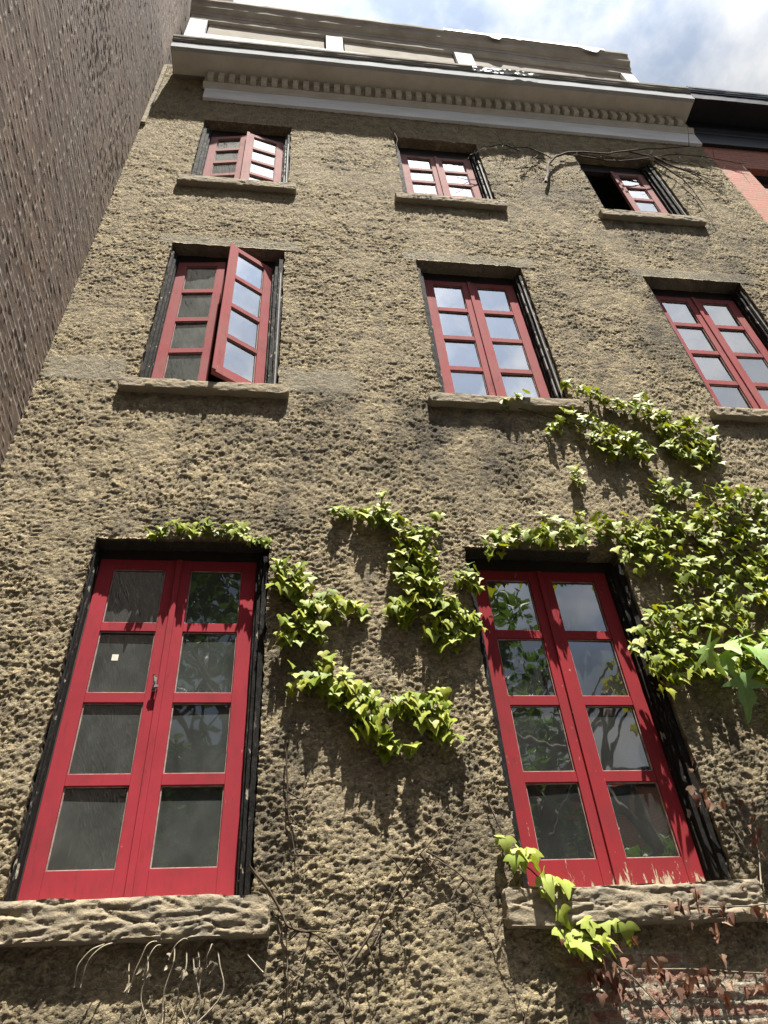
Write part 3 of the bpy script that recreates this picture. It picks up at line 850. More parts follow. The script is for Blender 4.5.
grid_object('brick_wall', P[::-1], {'mortar': np.clip(mort_ * (0.25 + 0.75 * sq) + knob * 0.7 * np.clip(mort_ + 0.15, 0, 1), 0, 1)[::-1], 'tone': hsh[::-1]}, BRICKD, DBK)
m = MB(); m.box(-11.5 + 6.5, -3.575 + 6.5, -7 + 2, 2.1 + 2, 0, 29.99); m.build('brick_core', BRICKR, DBK)
m = MB(); m.box(-11.6 + 6.5, -3.50 + 6.5, -7.1 + 2, 2.2 + 2, 30.0, 30.35); m.build('coping', TAN, DBK)

RBK = empty('brick_house', (7.2, 0, 0), 'red brick row house with a black cornice at the right edge', 'house')
wx0, wx1, wz0, wz1 = 4.22, 5.27, 9.9, 11.78
m = MB()
def front(x0, x1, z0, z1):
    m.box(x0 - 7.2, x1 - 7.2, 0.012, 0.25, z0, z1)
front(3.805, wx0, 0, 13.4); front(wx1, 10.6, 0, 13.4); front(wx0, wx1, wz1, 13.4); front(wx0, wx1, 0, wz0)
m.box(3.81 - 7.2, 10.6 - 7.2, 10.8, 11, 0, 13.4); m.box(10.4 - 7.2, 10.6 - 7.2, 0.25, 10.8, 0, 13.4); m.box(3.81 - 7.2, 4.0 - 7.2, 0.25, 10.8, 0, 13.4)
m.build('wall', BRICKR, RBK)
m = MB(); m.box(3.81 - 7.2, 10.6 - 7.2, 0.03, 11, 13.45, 13.6); m.build('roof', TAN, RBK)
f = MB(); a = -7.2
f.box(wx0 + a - 0.01, wx0 + a + 0.07, 0.10, 0.17, wz0, wz1 + .01); f.box(wx1 + a - 0.07, wx1 + a + 0.01, 0.10, 0.17, wz0, wz1 + .01)
f.box(wx0 + a + 0.07, wx1 + a - 0.07, 0.10, 0.17, wz1 - 0.09, wz1 + 0.01); f.box(wx0 + a + 0.07, wx1 + a - 0.07, 0.11, 0.16, 10.8, 10.86); f.box(wx0 + a + 0.07, wx1 + a - 0.07, 0.09, 0.17, wz0, wz0 + 0.09)
W_ = f.build('window', DARKFRAME, RBK, bevel=0.003)
g = MB(); g.poly([(wx0 + a + 0.07, 0.135, wz0 + 0.09), (wx1 + a - 0.07, 0.135, wz0 + 0.09), (wx1 + a - 0.07, 0.135, wz1 - 0.09), (wx0 + a + 0.07, 0.135, wz1 - 0.09)]); g.build('glass', GLASS2, W_)
g = MB(); g.box(wx0 + a, wx1 + a, 0.5, 0.52, wz0, wz1); g.build('dark_backing', ROOM, W_)  # dark sheet closing off the space behind the pane
g = MB(); g.box(wx0 + a + 0.0, wx0 + a + 0.03, 0.04, 0.09, wz0, wz1 - 0.15); g.build('storm_track', STEEL, W_)
s = rough_box(wx0 + a - 0.1, wx1 + a + 0.1, -0.06, 0.10, wz0 - 0.12, wz0, 0.03, 0.006, 12); s.build('sill', STONE, W_)
cb = cornice(RBK, 3.806 - 7.2, 10.7 - 7.2, 3.806 - 7.2, (BLACKC, BLACKC, BLACKC), seed=30, dz=0.05, dent=False)

# ---------------------------------------------------------------- leaves
SHAPES = {
    'ivy': ([(0.0, 0.0), (-0.22, -0.16), (-0.44, -0.02), (-0.62, 0.34), (-0.36, 0.40), (-0.20, 0.62), (0.0, 1.0)], 0.30),
    'big': ([(0.0, 0.0), (-0.18, -0.14), (-0.42, -0.05), (-0.70, 0.38), (-0.34, 0.38), (-0.24, 0.60), (0.0, 1.05)], 0.28),
    'lobed': ([(0.0, 0.0), (-0.10, -0.06), (-0.55, -0.18), (-0.24, 0.16), (-0.36, 0.22), (-0.78, 0.48), (-0.40, 0.40), (-0.20, 0.42), (-0.28, 0.66), (-0.14, 0.78), (0.0, 1.15)], 0.22),
    'dead': ([(0.0, 0.0), (-0.28, 0.0), (-0.48, 0.30), (-0.26, 0.42), (-0.20, 0.70), (0.0, 1.0)], 0.33),
}
def add_leaf(mb, base, yaw, droop, size, shape='ivy', roll=0.0, curl=0.35, fold=0.25):
    half, cy = SHAPES[shape]
    out = half + [(-x, y) for x, y in reversed(half[1:-1])]
    ca, sa = math.cos(droop), math.sin(droop)
    t = Vector((math.sin(yaw) * ca, -math.cos(yaw) * ca, -sa))
    n = Vector((math.sin(yaw) * sa, -math.cos(yaw) * sa, ca))
    u = t.cross(n)
    R_ = Matrix.Rotation(roll, 3, t); u = R_ @ u; n = R_ @ n
    B = Vector(base)
    def P(x, y):
        jx = x * random.uniform(0.96, 1.04); jy = y * random.uniform(0.98, 1.02)
        z = fold * abs(jx) - curl * jy * jy
        return B + (u * jx + t * jy + n * z) * size
    i0 = len(mb.v)
    k = len(out)
    # rim points get a midpoint between lobes so the outline is not straight-edged; an inner ring carries the curl
    rim = []
    for a in range(k):
        x0, y0 = out[a]; x1, y1 = out[(a + 1) % k]
        rim.append((x0, y0))
        mx_, my_ = (x0 + x1) / 2, (y0 + y1) / 2
        rim.append((mx_ * 1.06, cy + (my_ - cy) * 1.06))
    k2 = len(rim)
    mb.v.append(tuple(P(0, cy)))
    mb.v += [tuple(P(x * 0.55, cy + (y - cy) * 0.55)) for x, y in rim]
    mb.v += [tuple(P(x, y)) for x, y in rim]
    for a in range(k2):
        c_ = (a + 1) % k2
        mb.f.append((i0, i0 + 1 + a, i0 + 1 + c_)); mb.m.append(0)
        mb.f.append((i0 + 1 + a, i0 + 1 + k2 + a, i0 + 1 + k2 + c_, i0 + 1 + c_)); mb.m.append(0)

def ivy_plant(name, label, spots, stems, size, per=5, mat=IVY, shape='ivy', off=(0.01, 0.08), droop=(62, 15), stem_r=0.004):
    c = spots[0]
    root = empty(name, (0, 0, 0), label, 'climbing plant', 'ivy climbing over the stucco wall')
    lf, sm = MB(), MB()
    for (x, z, r) in spots:
        k = max(2, int(per * (r / 0.05)))
        for _ in range(k):
            px = x + random.gauss(0, r * 0.62); pz_ = z + random.gauss(0, r * 0.62)
            y = -random.uniform(*off) * (0.6 + 0.4 * r / 0.05)
            s = size * random.uniform(0.6, 1.2)
            add_leaf(lf, (px, y, pz_), random.gauss(0, 0.55), rad(random.gauss(*droop)), s, shape, random.gauss(0, 0.28), random.uniform(0.05, 0.4), random.uniform(0.03, 0.2))
            if random.random() < 0.45:
                sm.tube([(px * 0.4 + x * 0.6, -0.012, pz_ * 0.6 + z * 0.4 - 0.02), (px, y, pz_)], 0.0013, 3)
    for pts in stems:
        q = []
        for a, b in zip(pts[:-1], pts[1:]):
            for i in range(6):
                t = i / 6; x = a[0] + (b[0] - a[0]) * t; z = a[1] + (b[1] - a[1]) * t
                q.append((x + 0.012 * mnoise.noise(Vector((x * 9, z * 9, 0))), -0.016 - 0.006 * mnoise.noise(Vector((x * 12, z * 12, 4))), z + 0.012 * mnoise.noise(Vector((x * 9, z * 9, 7)))))
        q.append((pts[-1][0], -0.015, pts[-1][1]))
        sm.tube(q, [stem_r * (1 - 0.6 * i / len(q)) for i in range(len(q))], 5)
    if sm.f: sm.build('stems', STEM, root, smooth=True)
    f = lf.build('leaves', mat, root, smooth=True)
    return root

# where each plant climbs: (x, z, radius) on the facade, in metres
A = [(-2.52,4.92,0.03),(-2.45,4.96,0.042),(-2.36,4.99,0.036),(-2.28,4.97,0.054),(-2.2,5.0,0.062),(-2.12,4.98,0.06),(-2.03,4.97,0.054),(-1.96,4.95,0.042),(-1.88,4.88,0.042),(-1.82,4.87,0.036)]
A2 = [(-1.73,4.65,0.052),(-1.66,4.63,0.058),(-1.71,4.54,0.052),(-1.61,4.57,0.054),(-1.65,4.45,0.058),(-1.59,4.46,0.046),(-1.55,4.38,0.07),(-1.48,4.39,0.052),(-1.4,4.4,0.052),(-1.33,4.38,0.042),(-1.27,4.37,0.035),(-1.5,4.29,0.067),(-1.6,4.27,0.056),(-1.65,4.22,0.05),(-1.56,4.18,0.056),(-1.51,4.15,0.045),(-1.67,4.14,0.038)]
A3 = [(-1.45,3.97,0.043),(-1.53,3.89,0.049),(-1.59,3.84,0.049),(-1.48,3.89,0.052),(-1.36,3.88,0.049),(-1.41,3.8,0.052),(-1.33,3.83,0.049),(-1.28,3.78,0.042),(-1.32,3.74,0.047),(-1.39,3.78,0.047),(-1.23,3.77,0.038),(-1.27,3.68,0.047),(-1.21,3.64,0.042),(-1.28,3.6,0.047),(-1.21,3.59,0.042),(-1.17,3.56,0.036),(-1.14,3.51,0.036),(-1.17,3.47,0.031),(-1.14,3.71,0.042),(-1.07,3.73,0.043),(-0.99,3.74,0.049),(-0.92,3.74,0.049),(-0.85,3.75,0.049),(-0.97,3.68,0.043),(-0.86,3.65,0.043),(-0.84,3.57,0.042),(-0.89,3.59,0.038),(-1.04,3.48,0.026),(-0.95,3.63,0.042)]
B = [(-1.37,5.15,0.032),(-1.29,5.14,0.04),(-1.21,5.13,0.046),(-1.14,5.11,0.053),(-1.06,5.1,0.051),(-0.98,5.05,0.059),(-0.92,4.98,0.059),(-0.86,4.96,0.058),(-0.8,4.94,0.053),(-0.97,4.86,0.058),(-0.89,4.8,0.058),(-0.82,4.8,0.058),(-0.99,4.73,0.056),(-0.92,4.68,0.056),(-0.85,4.7,0.056),(-0.82,4.62,0.05),(-0.96,4.58,0.05),(-0.89,4.54,0.06),(-0.81,4.53,0.048),(-0.87,4.44,0.054),(-0.95,4.41,0.048),(-0.8,4.45,0.042),(-0.78,4.39,0.056),(-0.74,4.36,0.054),(-0.69,4.34,0.054),(-0.65,4.29,0.054),(-0.61,4.25,0.046),(-0.58,4.22,0.036),(-0.73,4.23,0.052),(-0.8,4.26,0.054),(-0.84,4.19,0.048),(-0.77,4.15,0.048),(-0.7,4.17,0.042),(-1.02,4.36,0.048),(-1.08,4.33,0.036),(-0.98,4.3,0.041),(-0.6,4.62,0.051),(-0.56,4.59,0.045),(-0.55,4.53,0.031),(-1.06,5.21,0.02),(-1.08,5.31,0.02),(-0.72,5.12,0.02)]
Ctop = [(-0.04,6.38,0.04),(0.09,6.42,0.049),(0.53,6.67,0.034),(0.62,6.59,0.043),(0.72,6.52,0.052),(0.81,6.46,0.052),(0.89,6.42,0.059),(0.98,6.36,0.06),(1.09,6.45,0.07),(1.08,6.29,0.052),(1.17,6.3,0.06),(1.26,6.26,0.059),(0.46,6.27,0.057),(0.28,6.08,0.04),(0.36,6.17,0.041),(0.59,6.16,0.074),(0.66,6.12,0.082),(0.74,6.05,0.082),(0.8,5.97,0.074),(0.87,5.93,0.074),(0.89,5.81,0.062),(0.64,5.93,0.072),(0.71,5.84,0.064),(0.57,5.99,0.064),(0.95,5.87,0.048),(1.16,6.1,0.076),(1.27,6.11,0.084),(1.36,6.07,0.084),(1.43,6.03,0.076),(1.46,5.93,0.076),(1.46,5.84,0.066),(1.16,5.92,0.074),(1.25,5.85,0.074),(1.35,5.8,0.074),(1.58,6.13,0.052),(1.43,6.22,0.069),(0.36,5.61,0.044),(0.35,5.5,0.037),(0.95,5.51,0.061),(1.03,5.47,0.062),(1.11,5.43,0.053),(0.94,5.39,0.053),(1.18,5.4,0.039)]
Cmain = [(-0.39,4.92,0.046),(-0.4,4.86,0.046),(-0.35,4.92,0.048),(-0.27,4.91,0.048),(-0.3,4.88,0.046),(-0.22,4.99,0.048),(-0.21,4.96,0.048),(-0.21,4.94,0.048),(-0.2,4.99,0.048),(-0.2,4.94,0.048),(-0.12,5.02,0.049),(-0.09,4.99,0.048),(-0.08,4.93,0.048),(-0.02,4.98,0.048),(-0.01,5.03,0.049),(0.03,5.12,0.049),(-0.01,4.9,0.046),(-0.0,4.92,0.046),(0.1,4.97,0.048),(0.13,4.94,0.048),(0.2,5.05,0.049),(0.16,4.99,0.048),(0.17,4.97,0.048),(0.2,4.92,0.048),(0.22,5.02,0.048),(0.3,5.15,0.049),(0.4,5.09,0.049),(0.34,5.01,0.049),(0.44,5.08,0.049),(0.44,5.03,0.049),(0.45,5.1,0.05),(0.49,5.05,0.049),(0.48,4.98,0.049),(0.6,5.12,0.05),(0.57,4.96,0.049),(0.57,5.07,0.05),(0.56,4.94,0.049),(0.63,5.03,0.05),(0.65,5.03,0.049),(0.69,5.06,0.049),(0.82,5.2,0.052),(0.64,5.03,0.049),(0.76,5.01,0.05),(0.8,5.04,0.05),(1.29,5.2,0.059),(0.45,3.85,0.048),(1.49,4.78,0.058),(1.02,4.39,0.053),(0.91,4.35,0.053),(1.45,4.55,0.056),(0.7,4.19,0.051),(0.7,4.89,0.056),(0.76,4.41,0.053),(1.4,5.4,0.062),(1.09,4.61,0.056),(1.14,4.88,0.058),(0.86,4.88,0.058),(0.69,4.39,0.053),(0.74,4.76,0.054),(1.48,5.04,0.061),(1.46,5.32,0.062),(0.79,4.84,0.056),(1.36,4.67,0.056),(1.61,5.19,0.061),(0.63,4.3,0.051),(1.42,4.65,0.056),(1.16,5.12,0.059),(1.06,4.02,0.051),(0.65,4.93,0.056),(1.4,4.84,0.059),(0.77,4.69,0.054),(0.87,4.7,0.054),(1.72,5.22,0.062),(1.67,5.08,0.061),(0.99,4.02,0.05),(1.09,4.52,0.054),(1.27,4.24,0.053),(1.16,3.94,0.05),(1.34,4.43,0.054),(0.57,3.88,0.048),(0.43,3.98,0.05),(0.72,4.1,0.05),(0.92,5.1,0.058),(0.77,4.05,0.05),(0.37,4.08,0.048),(1.21,4.07,0.051),(0.84,3.98,0.05),(0.83,4.59,0.054),(1.24,4.0,0.051),(1.11,4.8,0.058),(0.63,4.84,0.054),(0.9,4.77,0.056),(0.78,4.22,0.051),(1.03,5.01,0.058),(0.61,3.96,0.048),(0.87,3.95,0.05),(1.15,4.28,0.053),(1.15,4.45,0.054),(1.61,5.45,0.064),(0.91,4.02,0.05),(1.41,4.43,0.056),(1.23,4.54,0.054),(0.47,4.84,0.054),(0.55,4.35,0.053),(1.56,4.72,0.058),(1.47,5.2,0.061),(0.8,4.31,0.053),(0.55,4.21,0.051),(1.17,4.98,0.058),(0.96,4.75,0.056),(0.55,4.11,0.05),(0.82,4.38,0.053),(0.68,4.02,0.05),(1.26,4.46,0.054),(1.42,4.74,0.058),(0.48,4.19,0.05),(1.55,5.04,0.059),(0.43,4.21,0.051),(1.08,3.93,0.05),(0.9,4.26,0.053),(1.23,5.27,0.061),(0.55,4.27,0.051),(1.75,5.34,0.064),(1.55,4.79,0.058),(1.07,4.14,0.051),(0.49,4.14,0.05),(1.35,4.28,0.053),(1.06,4.26,0.053),(1.38,5.27,0.061),(0.99,4.46,0.053),(0.88,5.14,0.059),(1.08,5.01,0.058),(0.55,4.0,0.05),(1.13,4.15,0.051),(0.98,5.11,0.058),(1.02,3.94,0.05),(0.92,4.41,0.053),(1.28,4.92,0.058),(1.36,4.59,0.056),(0.96,4.62,0.054),(0.73,4.3,0.051),(1.29,4.73,0.058),(1.22,5.06,0.059),(1.06,5.11,0.059),(1.51,5.43,0.062),(1.35,4.97,0.058),(1.29,4.62,0.056),(1.6,4.93,0.058),(1.51,4.6,0.056),(0.61,4.37,0.051),(0.48,4.0,0.048),(0.98,5.04,0.059),(1.11,4.38,0.054),(1.13,5.2,0.059),(1.23,4.18,0.053),(0.66,4.1,0.05),(1.62,5.3,0.062),(0.41,4.03,0.05),(0.96,4.32,0.053),(0.99,3.97,0.05),(1.0,4.69,0.056),(1.22,3.9,0.051),(0.59,4.16,0.051),(0.97,5.17,0.059),(1.29,4.1,0.051),(1.3,5.12,0.059),(0.82,4.96,0.056),(1.03,4.31,0.053),(0.52,3.91,0.048),(1.56,5.34,0.062),(1.12,4.03,0.051),(0.73,3.96,0.05),(1.49,4.51,0.056),(1.15,4.11,0.051),(0.64,4.77,0.054),(0.66,3.94,0.048),(0.93,4.68,0.056),(0.78,3.95,0.048),(1.1,4.94,0.058),(0.46,3.93,0.048),(1.36,5.08,0.059),(0.4,4.14,0.05),(1.35,4.49,0.054),(0.57,4.72,0.054),(1.42,5.07,0.059),(1.19,4.68,0.056),(1.04,4.86,0.058),(1.36,4.76,0.056),(1.5,4.71,0.056),(1.38,5.47,0.064),(1.53,4.86,0.059),(0.78,4.53,0.054),(1.26,4.15,0.051),(1.65,5.39,0.064)]
D = [(-0.56,2.97,0.043),(-0.61,2.93,0.048),(-0.62,2.98,0.034),(-0.55,2.93,0.038),(-0.51,2.86,0.043),(-0.48,2.8,0.043),(-0.45,2.77,0.053),(-0.4,2.77,0.041),(-0.37,2.66,0.046),(-0.34,2.61,0.057),(-0.29,2.59,0.053),(-0.22,2.61,0.06),(-0.34,2.55,0.055),(-0.25,2.56,0.053),(-0.38,2.57,0.041),(-0.46,2.82,0.038)]
F = [(0.42,3.36),(0.44,3.21),(0.47,3.17),(0.62,3.16),(0.62,3.1),(0.64,3.05),(0.64,2.98),(0.65,2.94),(0.08,2.68),(0.12,2.64),(0.22,2.65),(0.26,2.61),(0.34,2.65),(0.38,2.63),(0.46,2.73),(0.46,2.64),(0.49,2.6),(0.27,2.56),(-0.13,2.56),(-0.32,2.41),(-0.29,2.38),(-0.27,2.34),(-0.33,2.36),(-0.23,2.32),(-0.34,2.45),(-0.09,2.4),(-0.03,2.41),(0.03,2.39),(-0.01,2.36),(0.13,2.42),(0.33,2.39),(0.4,2.35),(0.22,2.39),(0.2,2.74)]
G1 = [(1.2,10.62),(1.32,11.07),(1.5,11.45),(1.75,11.63),(2.13,11.64),(2.75,11.91),(3.54,12.19)]
G2 = [(2.85,11.8),(3.14,11.45),(3.57,11.08)]
G3 = [(2.86,11.61),(3.12,11.0),(3.07,10.09)]
G4 = [(1.58,11.59),(2.34,11.44),(3.32,11.97),(4.11,11.81)]
G5 = [(1.05,11.54),(0.83,11.74),(0.37,11.26)]
H = [(-1.81,2.92),(-1.67,2.73),(-1.64,2.65),(-1.52,2.63),(-1.4,2.53),(-1.37,2.29)]
H2 = [(-1.38,2.51),(-1.19,2.74),(-0.99,2.99),(-0.77,3.18)]
ivy_plant('ivy', 'thin fringe of yellow-green ivy along the top edge of the bottom left window', A, [[(a[0], a[1]) for a in A]], 0.058, 10, off=(0.005, 0.035))
ivy_plant('ivy', 'ivy trailing down the wall right of the bottom left window in two steps', A2 + A3, [[(-1.78, 4.75), (-1.66, 4.5), (-1.56, 4.3), (-1.3, 4.38)], [(-1.56, 4.3), (-1.6, 4.1), (-1.5, 3.9), (-1.3, 3.75), (-1.2, 3.5)], [(-1.3, 3.75), (-1.1, 3.72), (-0.85, 3.74)]], 0.069, 12)
ivy_plant('ivy', 'ivy hanging in the middle of the wall just left of the bottom right window', B, [[(-1.4, 5.16), (-1.1, 5.1), (-0.9, 4.95), (-0.9, 4.5), (-0.75, 4.3), (-0.58, 4.2)], [(-0.9, 4.45), (-1.08, 4.33)], [(-1.08, 5.32), (-1.04, 5.1)], [(-0.82, 4.62), (-0.56, 4.6)]], 0.069, 12)
ivy_plant('ivy', 'scattered ivy tufts strung below the right middle floor windows', Ctop, [[(0.5, 6.68), (0.8, 6.47), (1.1, 6.42), (1.3, 6.1), (1.4, 5.85)], [(-0.06, 6.38), (0.3, 6.25), (0.6, 6.12), (0.9, 5.9), (1.2, 5.95)], [(1.3, 6.1), (1.6, 6.15)], [(1.2, 5.5), (0.92, 5.5)]], 0.064, 12)
ivy_plant('ivy', 'dense ivy mass above and right of the bottom right window, at the right edge', Cmain, [[(1.8, 4.9), (1.2, 4.9), (0.6, 5.0), (0.0, 4.98), (-0.4, 4.9)], [(1.7, 4.3), (1.2, 4.5), (0.8, 4.35), (0.5, 4.1)], [(1.5, 4.0), (1.0, 4.1), (0.45, 3.95)], [(1.2, 5.5), (1.2, 4.9), (1.1, 4.4)]], 0.062, 7.0, off=(0.01, 0.09))
ivy_plant('ivy', 'large pale ivy leaves dangling over the left end of the bottom right sill', D, [[(-0.67, 3.22), (-0.6, 2.95), (-0.48, 2.82), (-0.34, 2.62), (-0.26, 2.55), (-0.18, 2.42), (-0.05, 2.3)]], 0.084, 2.6, IVYP, 'big', (0.03, 0.08), (58, 16))
# sprig of deeply cut leaves reaching in from the right
sp = empty('leafy_sprig', (0, 0, 0), 'sprig of large deeply lobed light green leaves beside the bottom right window', 'plant')
lf, sm = MB(), MB()
sm.tube([(1.7, -0.10, 4.05), (1.3, -0.16, 4.02), (1.0, -0.20, 4.0), (0.72, -0.22, 3.98)], [0.006, 0.005, 0.004, 0.002], 6)
for (x, z, yaw, dr, s, ro, cu) in [(0.66, 3.97, -0.9, 70, 0.19, 0.5, 0.35), (0.78, 3.99, -0.2, 38, 0.18, 0.2, 0.2), (0.88, 3.98, 0.3, 48, 0.17, -0.3, 0.25), (0.95, 3.97, 0.1, 62, 0.19, 0.1, 0.3), (1.06, 3.99, 0.6, 45, 0.18, -0.2, 0.2), (1.16, 3.97, -0.3, 60, 0.18, 0.3, 0.3), (0.80, 3.80, 0.1, 84, 0.21, 0.05, 0.45), (0.74, 3.92, -0.4, 66, 0.14, 0.2, 0.3), (0.98, 3.90, 0.5, 70, 0.14, 0.1, 0.3), (1.3, 4.0, 0.2, 50, 0.18, 0.1, 0.2)]:
    b = (x, -0.24 + random.uniform(-0.02, 0.02), z)
    add_leaf(lf, b, yaw, rad(dr), s, 'lobed', ro, cu, 0.18)
    sm.tube([(x + 0.03, -0.20, min(4.0, z + 0.10)), b], 0.0022, 4)
sm.build('stems', STEM, sp, smooth=True); lf.build('leaves', PALM, sp, smooth=True)

# withered creeper at the lower right
dv = empty('withered_creeper', (0, 0, 0), 'withered creeper with curled red-brown leaves on and below the bottom right sill', 'climbing plant')
lf, sm = MB(), MB()
for (x, z) in F:
    onsill = 2.58 < z < 2.78 and x < 0.56
    y0 = -0.075 if onsill else -0.03
    for _ in range(random.choice((1, 2, 2, 3))):
        b = (x + random.gauss(0, 0.025), y0 - random.uniform(0.0, 0.04), z + random.gauss(0, 0.02))
        add_leaf(lf, b, random.gauss(0, 0.9), rad(random.gauss(78, 16)), random.uniform(0.03, 0.06), 'dead', random.gauss(0, 0.8), random.uniform(-0.2, 0.6), random.uniform(0.4, 0.9))
for c_, dx in (((-0.28, 2.44), 0.08), ((-0.02, 2.41), 0.09), ((0.2, 2.42), 0.06)):
    for _ in range(22 if c_[0] < -0.2 else 7):
        b = (c_[0] + random.gauss(0, dx * 0.8), -0.03 - random.uniform(0, 0.07), c_[1] + random.gauss(0, 0.05) - abs(random.gauss(0, 0.02)))
        add_leaf(lf, b, random.gauss(0, 0.9), rad(random.gauss(80, 14)), random.uniform(0.035, 0.065), 'dead', random.gauss(0, 0.8), random.uniform(-0.2, 0.6), random.uniform(0.4, 0.9))
for pts in ([(0.42, 3.38), (0.46, 3.18), (0.62, 3.15), (0.64, 2.93), (0.55, 2.75)], [(0.0, 2.68), (0.2, 2.66), (0.46, 2.66), (0.8, 2.7)], [(-0.4, 2.5), (-0.2, 2.44), (0.1, 2.43), (0.45, 2.40)], [(-0.33, 2.55), (-0.15, 2.4), (0.0, 2.2)], [(0.44, 3.3), (0.56, 3.0), (0.60, 2.8)]):
    sm.tube([(x, (-0.085 if 2.6 < z < 2.78 and x < 0.56 else -0.03), z) for x, z in pts], 0.0035, 5)
sm.build('stems', DRYSTEM, dv, smooth=True); lf.build('leaves', DEAD, dv, smooth=True)

# leafless creeper under the cornice
def relax(q):
    for _ in range(3):
        q = [q[0]] + [(a + b * 2 + c) / 4 for a, b, c in zip(q[:-2], q[1:-1], q[2:])] + [q[-1]]
    return q
def vine_branch(sm, pts, r0, y=-0.03, twigs=0.5, tw=0.16):
    q = []
    for a, b in zip(pts[:-1], pts[1:]):
        for i in range(5):
            t = i / 5; q.append(Vector((a[0] + (b[0] - a[0]) * t, y, a[1] + (b[1] - a[1]) * t)))
    q.append(Vector((pts[-1][0], y, pts[-1][1]))); q = relax(q)
    q = [v + Vector((0.02 * mnoise.noise(v * 5), 0.012 * mnoise.noise(v * 6 + Vector((3, 0, 0))), 0.03 * mnoise.noise(v * 5 + Vector((0, 7, 0))))) for v in q]
    sm.tube(q, [r0 * (1 - 0.7 * i / len(q)) for i in range(len(q))], 6)
    for i in range(2, len(q)):
        if random.random() < twigs:
            a = q[i]; d = Vector((random.gauss(0, 1), random.uniform(-0.5, 0.05), random.gauss(-0.3, 1))).normalized()
            L_ = random.uniform(0.4, 1.3) * tw; k = a + d * L_ * 0.6 + Vector((0, 0, random.gauss(0, 0.01)))
            e = k + (d + Vector((random.gauss(0, 0.5), 0, random.gauss(0, 0.5)))).normalized() * L_ * 0.5
            sm.tube([a, k, e], [0.0045, 0.003, 0.0015], 4)
            if random.random() < 0.6:
                sm.tube([k, k + Vector((random.gauss(0, 0.06), -0.02, random.gauss(0, 0.06)))], [0.003, 0.0014], 4)
bv = empty('bare_creeper', (0, 0, 0), 'leafless woody creeper spreading under the cornice round the top right window', 'climbing plant')
def branches(parent, lst):
    for a in lst:
        s_ = MB(); vine_branch(s_, *a); s_.build('branch', STEM, parent, smooth=True)
branches(bv, [(G1, 0.020, -0.05, 0.5, 0.25), (G2, 0.011, -0.035, 0.8, 0.24), (G3, 0.011, -0.035, 0.8, 0.24), (G4, 0.010, -0.035, 0.8, 0.24), (G5, 0.009, -0.035, 0.8, 0.24),
    ([(1.45, 11.4), (1.2, 11.7), (0.9, 11.6)], 0.009, -0.03, 0.9, 0.2), ([(1.3, 11.5), (1.05, 11.1), (0.95, 10.9)], 0.007, -0.03, 0.9, 0.2),
    ([(2.9, 11.7), (3.3, 11.3), (3.5, 10.7)], 0.009, -0.03, 0.9, 0.22), ([(2.6, 11.85), (3.2, 11.65), (3.75, 11.5)], 0.010, -0.03, 0.9, 0.22),
    ([(-0.55, 11.95), (-0.5, 11.6), (-0.52, 11.2)], 0.006, -0.025, 0.5, 0.1)])

# dead runners clinging to the wall between the lower windows
dr = empty('dead_runner', (0, 0, 0), 'thin dark leafless vine runners forking on the stucco between the bottom windows', 'climbing plant')
branches(dr, [(H, 0.0065, -0.022, 0.35, 0.12), (H2, 0.005, -0.022, 0.35, 0.12), ([(-1.64, 2.66), (-1.63, 2.4), (-1.6, 2.2)], 0.003, -0.022, 0.3, 0.1),
    ([(-1.65, 3.5), (-1.66, 3.2), (-1.6, 2.95)], 0.005, -0.022, 0.6, 0.12), ([(-1.0, 2.95), (-0.8, 2.8), (-0.72, 2.6), (-0.66, 2.3)], 0.004, -0.022, 0.4, 0.12)])
rt = empty('hanging_roots', (0, 0, 0), 'bleached dry roots and tendrils dangling under the bottom left sill', 'roots')
sm, lf = MB(), MB()
def tendril(pts, r=0.0028):
    q = []
    for a, b in zip(pts[:-1], pts[1:]):
        for i in range(5): q.append(Vector(a).lerp(Vector(b), i / 5))
    q.append(Vector(pts[-1])); q = relax(q)
    sm.tube([v + Vector((0.008 * mnoise.noise(v * 14), 0.008 * mnoise.noise(v * 15 + Vector((4, 0, 0))), 0.006 * mnoise.noise(v * 14 + Vector((0, 3, 0))))) for v in q], r, 4)
for x in (-2.47, -2.44):
    tendril([(x + 0.10, -0.03, 2.615), (x + 0.05, -0.075, 2.59), (x, -0.06, 2.53), (x - 0.005, -0.04, 2.455)])
for x, z, w, L_ in ((-2.22, 2.60, 0.06, 0.17), (-2.185, 2.585, 0.035, 0.10), (-2.09, 2.605, 0.045, 0.07), (-1.95, 2.58, 0.012, 0.09)):
    tendril([(x + w, -0.035, z + 0.01), (x + w * 0.6, -0.07, z + 0.006), (x + w * 0.2, -0.085, z - 0.015), (x - 0.01, -0.075, z - L_ * 0.5), (x - 0.03 * w / 0.05, -0.05, z - L_)], 0.0022)
for x in (-2.27, -2.20, -2.05, -2.02, -2.0, -1.92, -2.1):
    z = 2.50 + random.uniform(-0.04, 0.03)
    tendril([(x, -0.05, z + 0.06), (x + 0.01, -0.06, z), (x + random.gauss(0, 0.03), -0.045, z - 0.10), (x + random.gauss(0, 0.05), -0.03, z - 0.2)], 0.003)
    for _ in range(2):
        add_leaf(lf, (x + random.gauss(0, 0.015), -0.06, z + random.gauss(0, 0.015)), random.gauss(0, 1), rad(random.gauss(80, 20)), random.uniform(0.022, 0.038), 'dead', random.gauss(0, 1.2), 0.5, 1.4)
tendril([(-1.80, -0.05, 2.55), (-1.76, -0.06, 2.51), (-1.73, -0.05, 2.48)])
sm.build('tendrils', ROOTM, rt, smooth=True); lf.build('dry_leaves', ROOTM, rt)

